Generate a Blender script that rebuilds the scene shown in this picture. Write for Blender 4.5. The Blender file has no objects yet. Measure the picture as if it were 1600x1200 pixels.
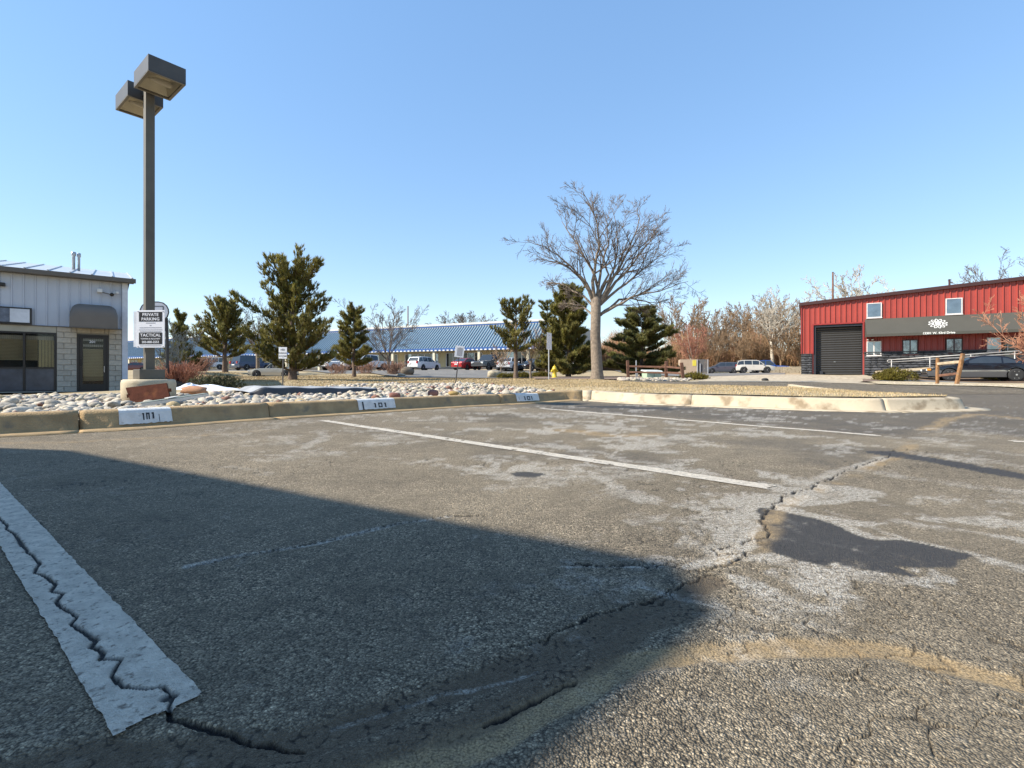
import bpy, bmesh, math, random
import numpy as np
from mathutils import Vector, Matrix

random.seed(7)
R = math.radians
SC = bpy.context.scene
COL = SC.collection

# ---------------------------------------------------------------- camera, sky, sun, exposure
F, CX, HY, H = 780.0, 800.0, 588.0, 0.5          # focal length (photo pixels), principal column, horizon row, eye height
cam_data = bpy.data.cameras.new('camera')
cam_data.sensor_width = 36.0
cam_data.lens = 36.0 * F / 1600.0
cam_data.shift_y = -(600.0 - HY) / 1600.0
cam_data.clip_start = 0.02
cam_data.clip_end = 3000.0
cam = bpy.data.objects.new('camera', cam_data)
COL.objects.link(cam)
cam.location = (0, 0, H)
cam.rotation_euler = (R(90), 0, 0)
SC.camera = cam

SUN_AZ = Vector((-0.968, -0.25))                # horizontal direction towards the sun
SUN_EL = R(38)
world = bpy.data.worlds.new('World')
SC.world = world
world.use_nodes = True
wn = world.node_tree
bg = wn.nodes['Background']
sky = wn.nodes.new('ShaderNodeTexSky')
sky.sky_type = 'NISHITA'
sky.sun_disc = False
sky.sun_elevation = SUN_EL
sky.sun_rotation = math.atan2(SUN_AZ.x, SUN_AZ.y)
sky.altitude = 1700
sky.air_density = 1.3
sky.dust_density = 0.0
sky.ozone_density = 3.0
gm = wn.nodes.new('ShaderNodeGamma'); gm.inputs[1].default_value = 0.48
hs = wn.nodes.new('ShaderNodeHueSaturation'); hs.inputs['Hue'].default_value = 0.507; hs.inputs['Saturation'].default_value = 1.62; hs.inputs['Value'].default_value = 2.5
wn.links.new(sky.outputs[0], gm.inputs[0]); wn.links.new(gm.outputs[0], hs.inputs['Color']); wn.links.new(hs.outputs[0], bg.inputs[0])
bg.inputs[1].default_value = 0.118
sun_data = bpy.data.lights.new('sun', 'SUN')
sun_data.energy = 5.0
sun_data.angle = R(0.53)
sun_data.color = (1.0, 0.93, 0.81)
sun = bpy.data.objects.new('sun', sun_data)
COL.objects.link(sun)
sd = Vector((SUN_AZ.x * math.cos(SUN_EL), SUN_AZ.y * math.cos(SUN_EL), math.sin(SUN_EL))).normalized()
sun.rotation_euler = sd.to_track_quat('Z', 'Y').to_euler()
sun.location = (-20, -8, 30)
SC.view_settings.view_transform = 'Standard'
SC.view_settings.look = 'None'
SC.view_settings.gamma = 1.0
SC.view_settings.exposure = 0.82
SC.view_settings.use_curve_mapping = False

# ---------------------------------------------------------------- helpers
def P(px, py, d):
    return Vector(((px - CX) / F * d, d, H - (py - HY) / F * d))

def sstep(a, b, x):
    t = np.clip((x - a) / (b - a), 0, 1)
    return t * t * (3 - 2 * t)

# heights of the land: (pixel column, pixel row, distance) of places where things meet the ground
_cp = [(145, 612, 19), (0, 613, 17.5), (195, 612, 20), (441, 603, 20), (350, 600, 22), (300, 604, 18), (425, 590, 46), (457, 592, 28),
       (355, 581, 48), (300, 580, 55), (328, 578, 80), (390, 579, 65), (500, 588, 38), (560, 583, 45), (545, 579, 62), (664, 579, 62), (730, 578.5, 61),
       (765, 578.5, 62), (714, 598, 20), (720, 590, 36), (700, 585, 48), (805, 591, 33), (933, 594, 22), (860, 593.5, 23), (866, 590.5, 30), (1025, 591.5, 31), (1085, 592, 30),
       (885, 589, 38), (1005, 588, 40), (1085, 584, 60), (1128, 583.5, 67), (1180, 583, 67), (1240, 583, 60), (1252, 585, 36), (1310, 588, 33), (1340, 586, 34),
       (1300, 598, 23), (1200, 603.5, 14.2), (1200, 597, 22), (1080, 596.5, 23), (1450, 606, 14), (1450, 602.5, 19), (1560, 612, 12), (1580, 605, 22), (1530, 599, 28), (1590, 600, 27),
       (1400, 594, 28), (600, 602, 17), (800, 601, 16), (1560, 585, 33), (200, 578, 95), (700, 577, 68), (900, 578, 72), (1200, 576, 90), (1500, 578, 80), (1590, 580, 70),
       (60, 590, 60), (60, 580, 100)]
CPX = np.array([(a - CX) / F * d for a, b, d in _cp]); CPY = np.array([d for a, b, d in _cp]); CPZ = np.array([H - (b - HY) / F * d for a, b, d in _cp])
_far = [(x, y, 1.7) for x in (-160, -80, 0, 80, 160) for y in (115, 160)] + [(-70, 25, 0.2), (-60, 60, .9), (70, 25, .3), (80, 60, .9)]
CPX = np.concatenate([CPX, [a[0] for a in _far]]); CPY = np.concatenate([CPY, [a[1] for a in _far]]); CPZ = np.concatenate([CPZ, [a[2] for a in _far]])

def gz(X, Y):
    X = np.asarray(X, float); Y = np.asarray(Y, float)
    sh = X.shape
    x = X.ravel()[:, None]; y = Y.ravel()[:, None]
    out = np.zeros(x.shape[0])
    for a in range(0, x.shape[0], 40000):
        d2 = (x[a:a + 40000] - CPX) ** 2 + (y[a:a + 40000] - CPY) ** 2 + 1.5
        w = d2 ** -1.7
        out[a:a + 40000] = (w * CPZ).sum(1) / w.sum(1)
    out = out * sstep(9.0, 14.5, y[:, 0])
    return out.reshape(sh)

def gz1(x, y):
    return float(gz(np.array([x]), np.array([y]))[0])

def G(px, py, ymax=200.0):
    """where the pixel's ray meets the land"""
    Y = np.concatenate([np.arange(0.4, 12, .01), np.arange(12, ymax, .05)])
    z = H - (py - HY) / F * Y
    g = gz((px - CX) / F * Y, Y)
    k = np.argmax(z <= g)
    if z[k] > g[k]: k = len(Y) - 1
    return (float((px - CX) / F * Y[k]), float(Y[k]))

def L0(px, py, z=0.0):
    d = (H - z) * F / (py - HY)
    return ((px - CX) / F * d, d)

# value noise in the plane, vectorised
_rng = np.random.RandomState(11)
_tab = _rng.rand(256, 256)
def vnoise(x, y):
    xi = np.floor(x).astype(int); yi = np.floor(y).astype(int)
    fx = x - xi; fy = y - yi
    fx = fx * fx * (3 - 2 * fx); fy = fy * fy * (3 - 2 * fy)
    a = _tab[xi & 255, yi & 255]; b = _tab[(xi + 1) & 255, yi & 255]
    c = _tab[xi & 255, (yi + 1) & 255]; d = _tab[(xi + 1) & 255, (yi + 1) & 255]
    return (a * (1 - fx) + b * fx) * (1 - fy) + (c * (1 - fx) + d * fx) * fy
def fbm(x, y, o=4, g=.5):
    s = 0; a = 1; t = 0
    for k in range(o):
        s = s + a * vnoise(x * 2 ** k + 17.3 * k, y * 2 ** k + 9.1 * k); t += a; a *= g
    return s / t

def polydist(x, y, pts):
    d = np.full(x.shape, 1e9)
    for (ax, ay), (bx, by) in zip(pts[:-1], pts[1:]):
        vx, vy = bx - ax, by - ay
        t = np.clip(((x - ax) * vx + (y - ay) * vy) / (vx * vx + vy * vy + 1e-12), 0, 1)
        d = np.minimum(d, (x - ax - t * vx) ** 2 + (y - ay - t * vy) ** 2)
    return np.sqrt(d)

def inpoly(x, y, poly):
    r = np.zeros(np.shape(x), bool)
    n = len(poly)
    for i in range(n):
        ax, ay = poly[i]; bx, by = poly[(i + 1) % n]
        c = ((ay > y) != (by > y)) & (x < (bx - ax) * (y - ay) / ((by - ay) if by != ay else 1e-12) + ax)
        r ^= c
    return r

# ---------------------------------------------------------------- materials
def lin(c):
    return tuple(c) + ((1.0,) if len(c) == 3 else ())

def mat(name, col, rough=.7, metal=0.0, var=.12, vs=4.0, bump=0.0, bs=40.0, col2=None, tint=False, rand=0.0, spec=.5, emit=None, detail=6, blotch=None, coat=0.0):
    m = bpy.data.materials.new(name); m.use_nodes = True
    nt = m.node_tree; N = nt.nodes; Lk = nt.links
    b = N['Principled BSDF']
    b.inputs['Roughness'].default_value = rough
    b.inputs['Metallic'].default_value = metal
    b.inputs['Specular IOR Level'].default_value = spec
    b.inputs['Coat Weight'].default_value = coat
    tc = N.new('ShaderNodeTexCoord')
    src = tc.outputs['Object']
    no = N.new('ShaderNodeTexNoise'); no.inputs['Scale'].default_value = vs; no.inputs['Detail'].default_value = detail; no.inputs['Roughness'].default_value = .62
    Lk.new(src, no.inputs['Vector'])
    rp = N.new('ShaderNodeValToRGB')
    c2 = col2 or tuple(min(1, c * (1 + var)) for c in col)
    c1 = col if col2 else tuple(c * (1 - var) for c in col)
    rp.color_ramp.elements[0].position = .32; rp.color_ramp.elements[1].position = .68
    rp.color_ramp.elements[0].color = lin(c1); rp.color_ramp.elements[1].color = lin(c2)
    Lk.new(no.outputs['Fac'], rp.inputs['Fac'])
    out = rp.outputs['Color']
    if blotch:                                     # (colour, scale, threshold) stains with a shape of their own
        n2 = N.new('ShaderNodeTexNoise'); n2.inputs['Scale'].default_value = blotch[1]; n2.inputs['Detail'].default_value = 8
        Lk.new(src, n2.inputs['Vector'])
        mr = N.new('ShaderNodeMapRange'); mr.inputs[1].default_value = blotch[2]; mr.inputs[2].default_value = blotch[2] + .14
        Lk.new(n2.outputs['Fac'], mr.inputs[0])
        mx = N.new('ShaderNodeMixRGB'); Lk.new(mr.outputs[0], mx.inputs[0]); Lk.new(out, mx.inputs[1]); mx.inputs[2].default_value = lin(blotch[0])
        out = mx.outputs[0]
    if tint:
        at = N.new('ShaderNodeAttribute'); at.attribute_name = 'tint'
        mx = N.new('ShaderNodeMixRGB'); mx.blend_type = 'MULTIPLY'; mx.inputs[0].default_value = 1
        Lk.new(out, mx.inputs[1]); Lk.new(at.outputs['Color'], mx.inputs[2]); out = mx.outputs[0]
    if rand:
        oi = N.new('ShaderNodeObjectInfo')
        hs = N.new('ShaderNodeHueSaturation')
        mr = N.new('ShaderNodeMapRange'); mr.inputs[3].default_value = 1 - rand; mr.inputs[4].default_value = 1 + rand
        Lk.new(oi.outputs['Random'], mr.inputs[0]); Lk.new(mr.outputs[0], hs.inputs['Value']); Lk.new(out, hs.inputs['Color']); out = hs.outputs[0]
    Lk.new(out, b.inputs['Base Color'])
    if bump:
        n3 = N.new('ShaderNodeTexNoise'); n3.inputs['Scale'].default_value = bs; n3.inputs['Detail'].default_value = 4
        Lk.new(src, n3.inputs['Vector'])
        bp = N.new('ShaderNodeBump'); bp.inputs['Strength'].default_value = min(1, bump); bp.inputs['Distance'].default_value = .02 if bump <= 1 else .02 * bump
        Lk.new(n3.outputs['Fac'], bp.inputs['Height']); Lk.new(bp.outputs[0], b.inputs['Normal'])
    if emit:
        b.inputs['Emission Color'].default_value = lin(emit[0]); b.inputs['Emission Strength'].default_value = emit[1]
    return m

def leafy(m, k=.4):
    nt = m.node_tree; N = nt.nodes; b = N['Principled BSDF']; out = N['Material Output']
    t = N.new('ShaderNodeBsdfTranslucent'); nt.links.new(b.inputs['Base Color'].links[0].from_socket, t.inputs['Color'])
    x = N.new('ShaderNodeMixShader'); x.inputs[0].default_value = k
    nt.links.new(b.outputs[0], x.inputs[1]); nt.links.new(t.outputs[0], x.inputs[2]); nt.links.new(x.outputs[0], out.inputs['Surface'])
    return m

def glass_mat(name, col=(.02, .025, .03), rough=.05):
    m = mat(name, col, rough, 0, .1, 2.0, spec=.8)
    return m

# ---------------------------------------------------------------- mesh builder
class MB:
    def __init__(s): s.v = []; s.f = []; s.t = []; s.mi = []; s.cur = (1, 1, 1); s.m = 0
    def add(s, vs, fs):
        o = len(s.v); s.v.extend([tuple(v) for v in vs]); s.t.extend([s.cur] * len(vs))
        s.f.extend([tuple(i + o for i in f) for f in fs]); s.mi.extend([s.m] * len(fs))
        return o
    def box(s, c, d, M=None):
        x, y, z = d[0] / 2, d[1] / 2, d[2] / 2
        vs = [Vector((i * x, j * y, k * z)) for k in (-1, 1) for j in (-1, 1) for i in (-1, 1)]
        c = Vector(c)
        vs = [(M @ v if M else v) + c for v in vs]
        s.add(vs, [(0, 2, 3, 1), (4, 5, 7, 6), (0, 1, 5, 4), (2, 6, 7, 3), (0, 4, 6, 2), (1, 3, 7, 5)]); return s
    def bx(s, x0, x1, y0, y1, z0, z1):
        return s.box(((x0 + x1) / 2, (y0 + y1) / 2, (z0 + z1) / 2), (abs(x1 - x0), abs(y1 - y0), abs(z1 - z0)))
    def bar(s, a, b, w, h=None):
        a = Vector(a); b = Vector(b); d = b - a
        M = d.to_track_quat('Z', 'X').to_matrix()
        return s.box((a + b) / 2, (w, h or w, d.length), M)
    def tube(s, pts, rad, n=6, cap=True):
        pts = [Vector(p) for p in pts]
        k = len(pts); rad = rad if hasattr(rad, '__len__') else [rad] * k
        rings = []
        d0 = (pts[1] - pts[0]).normalized()
        u = d0.orthogonal().normalized()
        vs = []
        for i in range(k):
            d = (pts[min(i + 1, k - 1)] - pts[max(i - 1, 0)])
            d = d.normalized() if d.length > 1e-9 else d0
            u = (u - d * u.dot(d)); u = u.normalized() if u.length > 1e-6 else d.orthogonal().normalized()
            w = d.cross(u)
            for j in range(n):
                a = 2 * math.pi * j / n
                vs.append(pts[i] + (u * math.cos(a) + w * math.sin(a)) * rad[i])
        fs = [(i * n + j, i * n + (j + 1) % n, (i + 1) * n + (j + 1) % n, (i + 1) * n + j) for i in range(k - 1) for j in range(n)]
        if cap: fs += [tuple(range(n - 1, -1, -1)), tuple((k - 1) * n + j for j in range(n))]
        s.add(vs, fs); return s
    def lathe(s, prof, n=24, M=None, o=(0, 0, 0)):
        o = Vector(o); vs = []
        for r, z in prof:
            for j in range(n):
                a = 2 * math.pi * j / n
                v = Vector((r * math.cos(a), r * math.sin(a), z)); vs.append((M @ v if M else v) + o)
        k = len(prof)
        fs = [(i * n + j, i * n + (j + 1) % n, (i + 1) * n + (j + 1) % n, (i + 1) * n + j) for i in range(k - 1) for j in range(n)]
        if prof[0][0] > 1e-6: fs.append(tuple(range(n - 1, -1, -1)))
        if prof[-1][0] > 1e-6: fs.append(tuple((k - 1) * n + j for j in range(n)))
        s.add(vs, fs); return s
    def prism(s, poly, y0, y1):
        """poly in (x,z), extruded along y"""
        n = len(poly)
        vs = [(x, y0, z) for x, z in poly] + [(x, y1, z) for x, z in poly]
        s.add(vs, [tuple(range(n)), tuple(range(2 * n - 1, n - 1, -1))] + [(i, i + n, (i + 1) % n + n, (i + 1) % n) for i in range(n)]); return s
    def xy(s, poly, z0, z1):
        n = len(poly)
        vs = [(x, y, z0) for x, y in poly] + [(x, y, z1) for x, y in poly]
        s.add(vs, [tuple(range(n - 1, -1, -1)), tuple(range(n, 2 * n))] + [(i, (i + 1) % n, (i + 1) % n + n, i + n) for i in range(n)]); return s
    def quad(s, a, b, c, d): s.add([a, b, c, d], [(0, 1, 2, 3)]); return s
    def mesh(s, name, smooth=False, tint=False):
        me = bpy.data.meshes.new(name)
        me.from_pydata(s.v, [], s.f)
        if tint:
            a = me.color_attributes.new('tint', 'FLOAT_COLOR', 'POINT')
            arr = np.ones((len(s.v), 4), np.float32); arr[:, :3] = np.array(s.t, np.float32); a.data.foreach_set('color', arr.ravel())
        if any(s.mi): me.polygons.foreach_set('material_index', s.mi)
        if smooth: me.polygons.foreach_set('use_smooth', [True] * len(me.polygons))
        me.update()
        return me
    def build(s, name, m, parent=None, smooth=False, tint=False, bevel=0, loc=None, rot=None):
        me = s.mesh(name, smooth, tint)
        for q in (m if isinstance(m, (list, tuple)) else [m]): me.materials.append(q)
        return obj(name, me, parent, bevel, loc, rot)

def obj(name, me, parent=None, bevel=0, loc=None, rot=None):
    o = bpy.data.objects.new(name, me); COL.objects.link(o)
    if parent: o.parent = parent
    if loc is not None: o.location = loc
    if rot is not None: o.rotation_euler = rot
    if bevel:
        b = o.modifiers.new('bevel', 'BEVEL'); b.width = bevel; b.segments = 2; b.limit_method = 'ANGLE'; b.angle_limit = R(35)
        if not me.polygons or not me.polygons[0].use_smooth:
            me.polygons.foreach_set('use_smooth', [True] * len(me.polygons))
        b.harden_normals = False
        w = o.modifiers.new('wn', 'WEIGHTED_NORMAL'); w.keep_sharp = True
    return o

LABELS = {}
def tag(o, label=None, cat=None, group=None, kind=None):
    if label:
        if label in LABELS and not group: print('DUPLICATE LABEL', label)
        LABELS[label] = o.name; o['label'] = label
    if cat: o['category'] = cat
    if group: o['group'] = group
    if kind: o['kind'] = kind
    return o

def thing(name, label, cat, loc=(0, 0, 0), rz=0.0, group=None, kind=None):
    o = bpy.data.objects.new(name, None); COL.objects.link(o)
    o.empty_display_size = .2
    o.location = loc; o.rotation_euler = (0, 0, rz)
    return tag(o, label, cat, group, kind)

def text(name, s, size, m, parent, loc, rot, bold=0.0, ext=.002, align='CENTER', xs=1.0, spacing=1.0):
    cu = bpy.data.curves.new(name, 'FONT'); cu.body = s; cu.size = size; cu.offset = bold; cu.extrude = ext; cu.align_x = align; cu.align_y = 'CENTER'; cu.space_character = spacing
    cu.resolution_u = 3
    t = bpy.data.objects.new(name + '_tmp', cu); COL.objects.link(t)
    dg = bpy.context.evaluated_depsgraph_get(); dg.update()
    me = bpy.data.meshes.new_from_object(t.evaluated_get(dg))
    bpy.data.objects.remove(t); me.name = name
    me.materials.clear(); me.materials.append(m)
    o = obj(name, me, parent, 0, loc, rot); o.scale = (xs, 1, 1)
    return o

def blob_mesh(name, seed, flat=.6, sub=2, amp=.25, boxy=0.0):
    bm = bmesh.new(); bmesh.ops.create_icosphere(bm, subdivisions=sub, radius=.5)
    rr = np.random.RandomState(seed); k = rr.randn(6, 3); ph = rr.rand(6) * 6
    for v in bm.verts:
        c = v.co.copy()
        if boxy:
            mx = max(abs(c.x), abs(c.y), abs(c.z)); c = c.lerp(c * (.5 / mx) * .92, boxy)
        s = 1 + amp * sum(math.sin(3.2 * Vector(k[i]).dot(v.co) + ph[i]) for i in range(6)) / 4
        v.co = c * s; v.co.z *= flat
    me = bpy.data.meshes.new(name); bm.to_mesh(me); bm.free()
    me.polygons.foreach_set('use_smooth', [True] * len(me.polygons))
    return me

class Fac:
    """a facade plane: o = a point on it, ang = direction of local +x (to the right in the photo), local +y runs into the building"""
    def __init__(s, px, d, ang):
        s.o = Vector(((px - CX) / F * d, d)); s.a = ang
        s.u = Vector((math.cos(ang), math.sin(ang))); s.n = Vector((-math.sin(ang), math.cos(ang)))
    def s(s_, px, off=0.0):
        o = s_.o + s_.n * off; r = (px - CX) / F
        return (r * o.y - o.x) / (s_.u.x - r * s_.u.y)
    def z(s_, px, py, off=0.0):
        t = s_.s(px, off); y = (s_.o + s_.n * off + s_.u * t).y
        return H - (py - HY) / F * y
    def w(s_, t, off=0.0):
        p = s_.o + s_.n * off + s_.u * t; return (p.x, p.y)
# ================================================================ GROUND
def asphalt_mat():
    m = bpy.data.materials.new('asphalt'); m.use_nodes = True
    nt = m.node_tree; N = nt.nodes; Lk = nt.links; b = N['Principled BSDF']
    tc = N.new('ShaderNodeTexCoord'); V = tc.outputs['Object']
    def noise(sc, det=5, ro=.6):
        n = N.new('ShaderNodeTexNoise'); n.inputs['Scale'].default_value = sc; n.inputs['Detail'].default_value = det; n.inputs['Roughness'].default_value = ro
        Lk.new(V, n.inputs['Vector']); return n.outputs['Fac']
    def ramp(f, *st):
        r = N.new('ShaderNodeValToRGB'); e = r.color_ramp.elements
        while len(e) < len(st): e.new(.5)
        for q, (p, c) in zip(e, st): q.position = p; q.color = lin(c if hasattr(c, '__len__') else (c, c, c))
        Lk.new(f, r.inputs['Fac']); return r.outputs['Color']
    def mix(f, a, c, bt='MIX'):
        x = N.new('ShaderNodeMixRGB'); x.blend_type = bt
        for i, q in enumerate((f, a, c)):
            if hasattr(q, 'is_linked'): Lk.new(q, x.inputs[i])
            elif i == 0: x.inputs[0].default_value = q
            else: x.inputs[i].default_value = lin(q)
        return x.outputs[0]
    def attr(n):
        a = N.new('ShaderNodeAttribute'); a.attribute_name = n; return a.outputs['Fac']
    def math_(op, a, c):
        x = N.new('ShaderNodeMath'); x.operation = op; x.use_clamp = False
        for i, q in enumerate((a, c)):
            if hasattr(q, 'is_linked'): Lk.new(q, x.inputs[i])
            else: x.inputs[i].default_value = q
        return x.outputs[0]
    # gravelly aggregate: warped cells of two sizes
    wv = N.new('ShaderNodeTexNoise'); wv.inputs['Scale'].default_value = 110; wv.inputs['Detail'].default_value = 2; Lk.new(V, wv.inputs['Vector'])
    ad = N.new('ShaderNodeVectorMath'); ad.operation = 'MULTIPLY_ADD'; ad.inputs[1].default_value = (.006, .006, .0); Lk.new(wv.outputs['Color'], ad.inputs[0]); Lk.new(V, ad.inputs[2])
    def vor(sc):
        v = N.new('ShaderNodeTexVoronoi'); v.voronoi_dimensions = '2D'; v.inputs['Scale'].default_value = sc; Lk.new(ad.outputs[0], v.inputs['Vector']); return v
    v1 = vor(250); v2 = vor(105)
    big = noise(.9, 6, .65); mid = noise(7, 6, .7); fine = noise(72, 4, .7); grit = noise(260, 3, .7)
    base = ramp(big, (.3, (.190, .150, .099)), (.7, (.325, .260, .175)))
    base = mix(.85, base, ramp(mid, (.32, .5), (.70, 1.42)), 'MULTIPLY')
    base = mix(.7, base, ramp(noise(22, 5, .75), (.34, .55), (.68, 1.4)), 'MULTIPLY')
    sep = N.new('ShaderNodeSeparateColor'); Lk.new(v1.outputs['Color'], sep.inputs[0])
    grs = ramp(noise(1.7, 4, .6), (.35, .45), (.6, 1.0))
    base = mix(grs, base, ramp(sep.outputs[0], (.0, .30), (.7, 1.05), (.92, 1.6), (1.0, 2.6)), 'MULTIPLY')
    gap = ramp(v1.outputs['Distance'], (.35, 1.08), (.72, .2))
    base = mix(.92, base, gap, 'MULTIPLY')
    base = mix(.75, base, ramp(fine, (.3, .62), (.7, 1.32)), 'MULTIPLY')
    # pits between stones, sparser
    pit = ramp(math_('MULTIPLY', v2.outputs['Distance'], mid), (.28, 1.0), (.40, .12))
    base = mix(.75, base, pit, 'MULTIPLY')
    dark = attr('dark'); silt = attr('silt'); white = attr('white'); crack = attr('crack'); dust = attr('dust'); seal = attr('seal'); mud = attr('mud')
    # dust lies on top of stones
    g2 = ramp(grit, (.35, .35), (.62, 1.0))
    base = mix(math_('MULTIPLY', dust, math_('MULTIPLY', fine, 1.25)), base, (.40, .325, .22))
    base = mix(math_('MULTIPLY', seal, .75), base, (.105, .09, .072))
    base = mix(math_('MULTIPLY', dark, .9), base, mix(fine, (.018, .018, .019), (.05, .047, .045)))
    siltc = mix(mid, (.17, .115, .06), (.42, .30, .155))
    siltc = mix(.9, siltc, ramp(grit, (.3, .45), (.7, 1.45)), 'MULTIPLY')
    siltc = mix(.55, siltc, gap, 'MULTIPLY')
    base = mix(math_('MULTIPLY', silt, ramp(fine, (.3, .5), (.56, 1.0))), base, siltc)
    mudc = mix(fine, (.05, .036, .022), (.17, .125, .078))
    mudc = mix(.9, mudc, pit, 'MULTIPLY')
    base = mix(math_('MULTIPLY', mud, .85), base, mudc)
    wm = math_('MULTIPLY', white, ramp(fine, (.36, .1), (.6, 1.0)))
    wm = math_('MULTIPLY', wm, ramp(v1.outputs['Distance'], (.3, 1.0), (.7, .25)))
    base = mix(wm, base, (.60, .55, .47))
    base = mix(crack, base, (.012, .011, .011))
    Lk.new(base, b.inputs['Base Color'])
    ro = ramp(dark, (.0, .9), (1.0, .72)); Lk.new(ro, b.inputs['Roughness'])
    b.inputs['Specular IOR Level'].default_value = .35
    hgt = math_('ADD', math_('MULTIPLY', v1.outputs['Distance'], -.9), math_('MULTIPLY', fine, .7))
    hgt = math_('ADD', hgt, math_('MULTIPLY', grit, .35))
    hgt = math_('ADD', hgt, math_('MULTIPLY', v2.outputs['Distance'], -.5))
    flat = math_('SUBTRACT', 1.0, math_('MULTIPLY', silt, .7))
    hgt = math_('MULTIPLY', hgt, flat)
    bp = N.new('ShaderNodeBump'); bp.inputs['Strength'].default_value = .9; bp.inputs['Distance'].default_value = .006
    Lk.new(hgt, bp.inputs['Height']); Lk.new(bp.outputs[0], b.inputs['Normal'])
    return m
M_asphalt = asphalt_mat()

M_conc = mat('concrete', (.40, .34, .25), .85, var=.2, vs=3, bump=.4, bs=60, blotch=((.25, .2, .14), 2.2, .56))
M_concl = mat('concrete_light', (.44, .36, .25), .85, var=.16, vs=1.3, bump=.3, bs=50, blotch=((.24, .18, .11), 4.2, .52))
M_kerb = mat('kerb_concrete', (.35, .235, .115), .88, var=.22, vs=5, bump=.6, bs=90, blotch=((.21, .16, .10), 6.0, .56))
M_paint = mat('paint_white', (.62, .61, .58), .6, var=.12, vs=14, bump=.35, bs=120, blotch=((.30, .28, .26), 22, .63))
M_black = mat('paint_black', (.012, .012, .014), .5)
M_grass = mat('dry_grass_soil', (.30, .225, .115), .95, var=.25, vs=1.2, bump=.8, bs=18, col2=(.40, .31, .18), blotch=((.24, .18, .095), .5, .6))
M_gravel = mat('gravel_bed', (.20, .165, .125), .95, var=.3, vs=22, bump=1, bs=30)
M_stone = mat('river_stone', (.40, .355, .285), .85, var=.3, vs=7, bump=.25, bs=30, rand=.28)
M_stonet = mat('river_stone_far', (.40, .355, .285), .85, var=.3, vs=7, bump=.25, bs=30, tint=True)

# ---- terrain: one sheet to the horizon
def terrain():
    def axis(a): return np.array(sorted(set(a)))
    xs = axis(list(np.arange(-70, 70.1, 1.0)) + [-3000, -1500, -700, -350, -200, -140, -100, 100, 140, 200, 350, 700, 1500, 3000])
    ys = axis(list(np.arange(-8, 110.1, 1.0)) + [-1500, -300, -60, -20, 140, 200, 350, 700, 1500, 3000])
    Xg, Yg = np.meshgrid(xs, ys)
    Z = gz(Xg, np.maximum(Yg, 0)) - .05
    Z = np.where((Yg < 12) , Z - .06, Z)
    nx = len(xs); v = np.stack([Xg.ravel(), Yg.ravel(), Z.ravel()], 1)
    f = [(j * nx + i, j * nx + i + 1, (j + 1) * nx + i + 1, (j + 1) * nx + i) for j in range(len(ys) - 1) for i in range(nx - 1)]
    me = bpy.data.meshes.new('terrain'); me.from_pydata(v.tolist(), [], f); me.materials.append(M_grass)
    me.polygons.foreach_set('use_smooth', [True] * len(f))
    return tag(obj('terrain', me), kind='structure')
terrain()

def sheet(name, poly, m, dz, step=1.0, kind='structure', parent=None, zf=None):
    """a sheet laid over the land inside a polygon"""
    bm = bmesh.new()
    vs = [bm.verts.new((x, y, 0)) for x, y in poly]; bm.faces.new(vs)
    xs = [p[0] for p in poly]; ys = [p[1] for p in poly]
    for ax, lo, hi in ((0, min(xs), max(xs)), (1, min(ys), max(ys))):
        k = math.floor(lo / step) * step + step
        while k < hi:
            co = (k, 0, 0) if ax == 0 else (0, k, 0); no = (1, 0, 0) if ax == 0 else (0, 1, 0)
            bmesh.ops.bisect_plane(bm, geom=bm.verts[:] + bm.edges[:] + bm.faces[:], dist=1e-5, plane_co=co, plane_no=no)
            k += step
    co = np.array([v.co[:] for v in bm.verts])
    z = (gz(co[:, 0], co[:, 1]) if zf is None else zf(co[:, 0], co[:, 1])) + dz
    for v, q in zip(bm.verts, z): v.co.z = q
    bmesh.ops.recalc_face_normals(bm, faces=bm.faces[:])
    me = bpy.data.meshes.new(name); bm.to_mesh(me); bm.free()
    if me.polygons[0].normal.z < 0: me.flip_normals()
    me.materials.append(m); me.polygons.foreach_set('use_smooth', [True] * len(me.polygons))
    return tag(obj(name, me, parent), kind=kind)

# ---- kerb path (outer edge of the gutter pan), left to right, round the nose
_kp = [(-9.6, -1.5), (-7.4, 1.0)] + [L0(*p) for p in ((0, 684), (130, 676.5), (225, 671), (400, 658), (590, 645.5), (720, 637), (830, 631.2), (880, 628.6))]
_kp += [L0(903, 627.6), L0(930, 628.2)]
_kp += [L0(*p) for p in ((1000, 631.5), (1100, 635.5), (1240, 641), (1330, 643.5), (1400, 644.5), (1480, 643.5))] + [(6.85, 7.22), (7.22, 7.55), (7.42, 8.1), (7.5, 8.9), (7.4, 10.2), (7.2, 12.2)]
def smooth_path(p, step=.1):
    p = [Vector(a) for a in p]; out = []
    for i in range(len(p) - 1):
        a, b, c, d = p[max(i - 1, 0)], p[i], p[i + 1], p[min(i + 2, len(p) - 1)]
        k = max(2, int((c - b).length / step))
        for j in range(k):
            t = j / k
            q = .5 * ((2 * b) + (c - a) * t + (2 * a - 5 * b + 4 * c - d) * t * t + (3 * b - a - 3 * c + d) * t ** 3)
            out.append(q)
    out.append(p[-1]); return out
KP = smooth_path(_kp)
KN = []
for i in range(len(KP)):
    a = KP[max(i - 3, 0)]; b = KP[min(i + 3, len(KP) - 1)]; d = (b - a).normalized(); KN.append(Vector((-d.y, d.x)))
KH = .175
def kpt(i, off, z):
    p = KP[i] + KN[i] * off; return Vector((p.x, p.y, z))
def kpx(i, off=.31, z=.09):
    p = kpt(i, off, z); return CX + F * p.x / max(p.y, .05)
KPX = [kpx(i) for i in range(len(KP))]
def kidx(px):
    return min((i for i in range(len(KP)) if KP[i].y > 1.5 and i < NOSE), key=lambda i: abs(KPX[i] - px))
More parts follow.
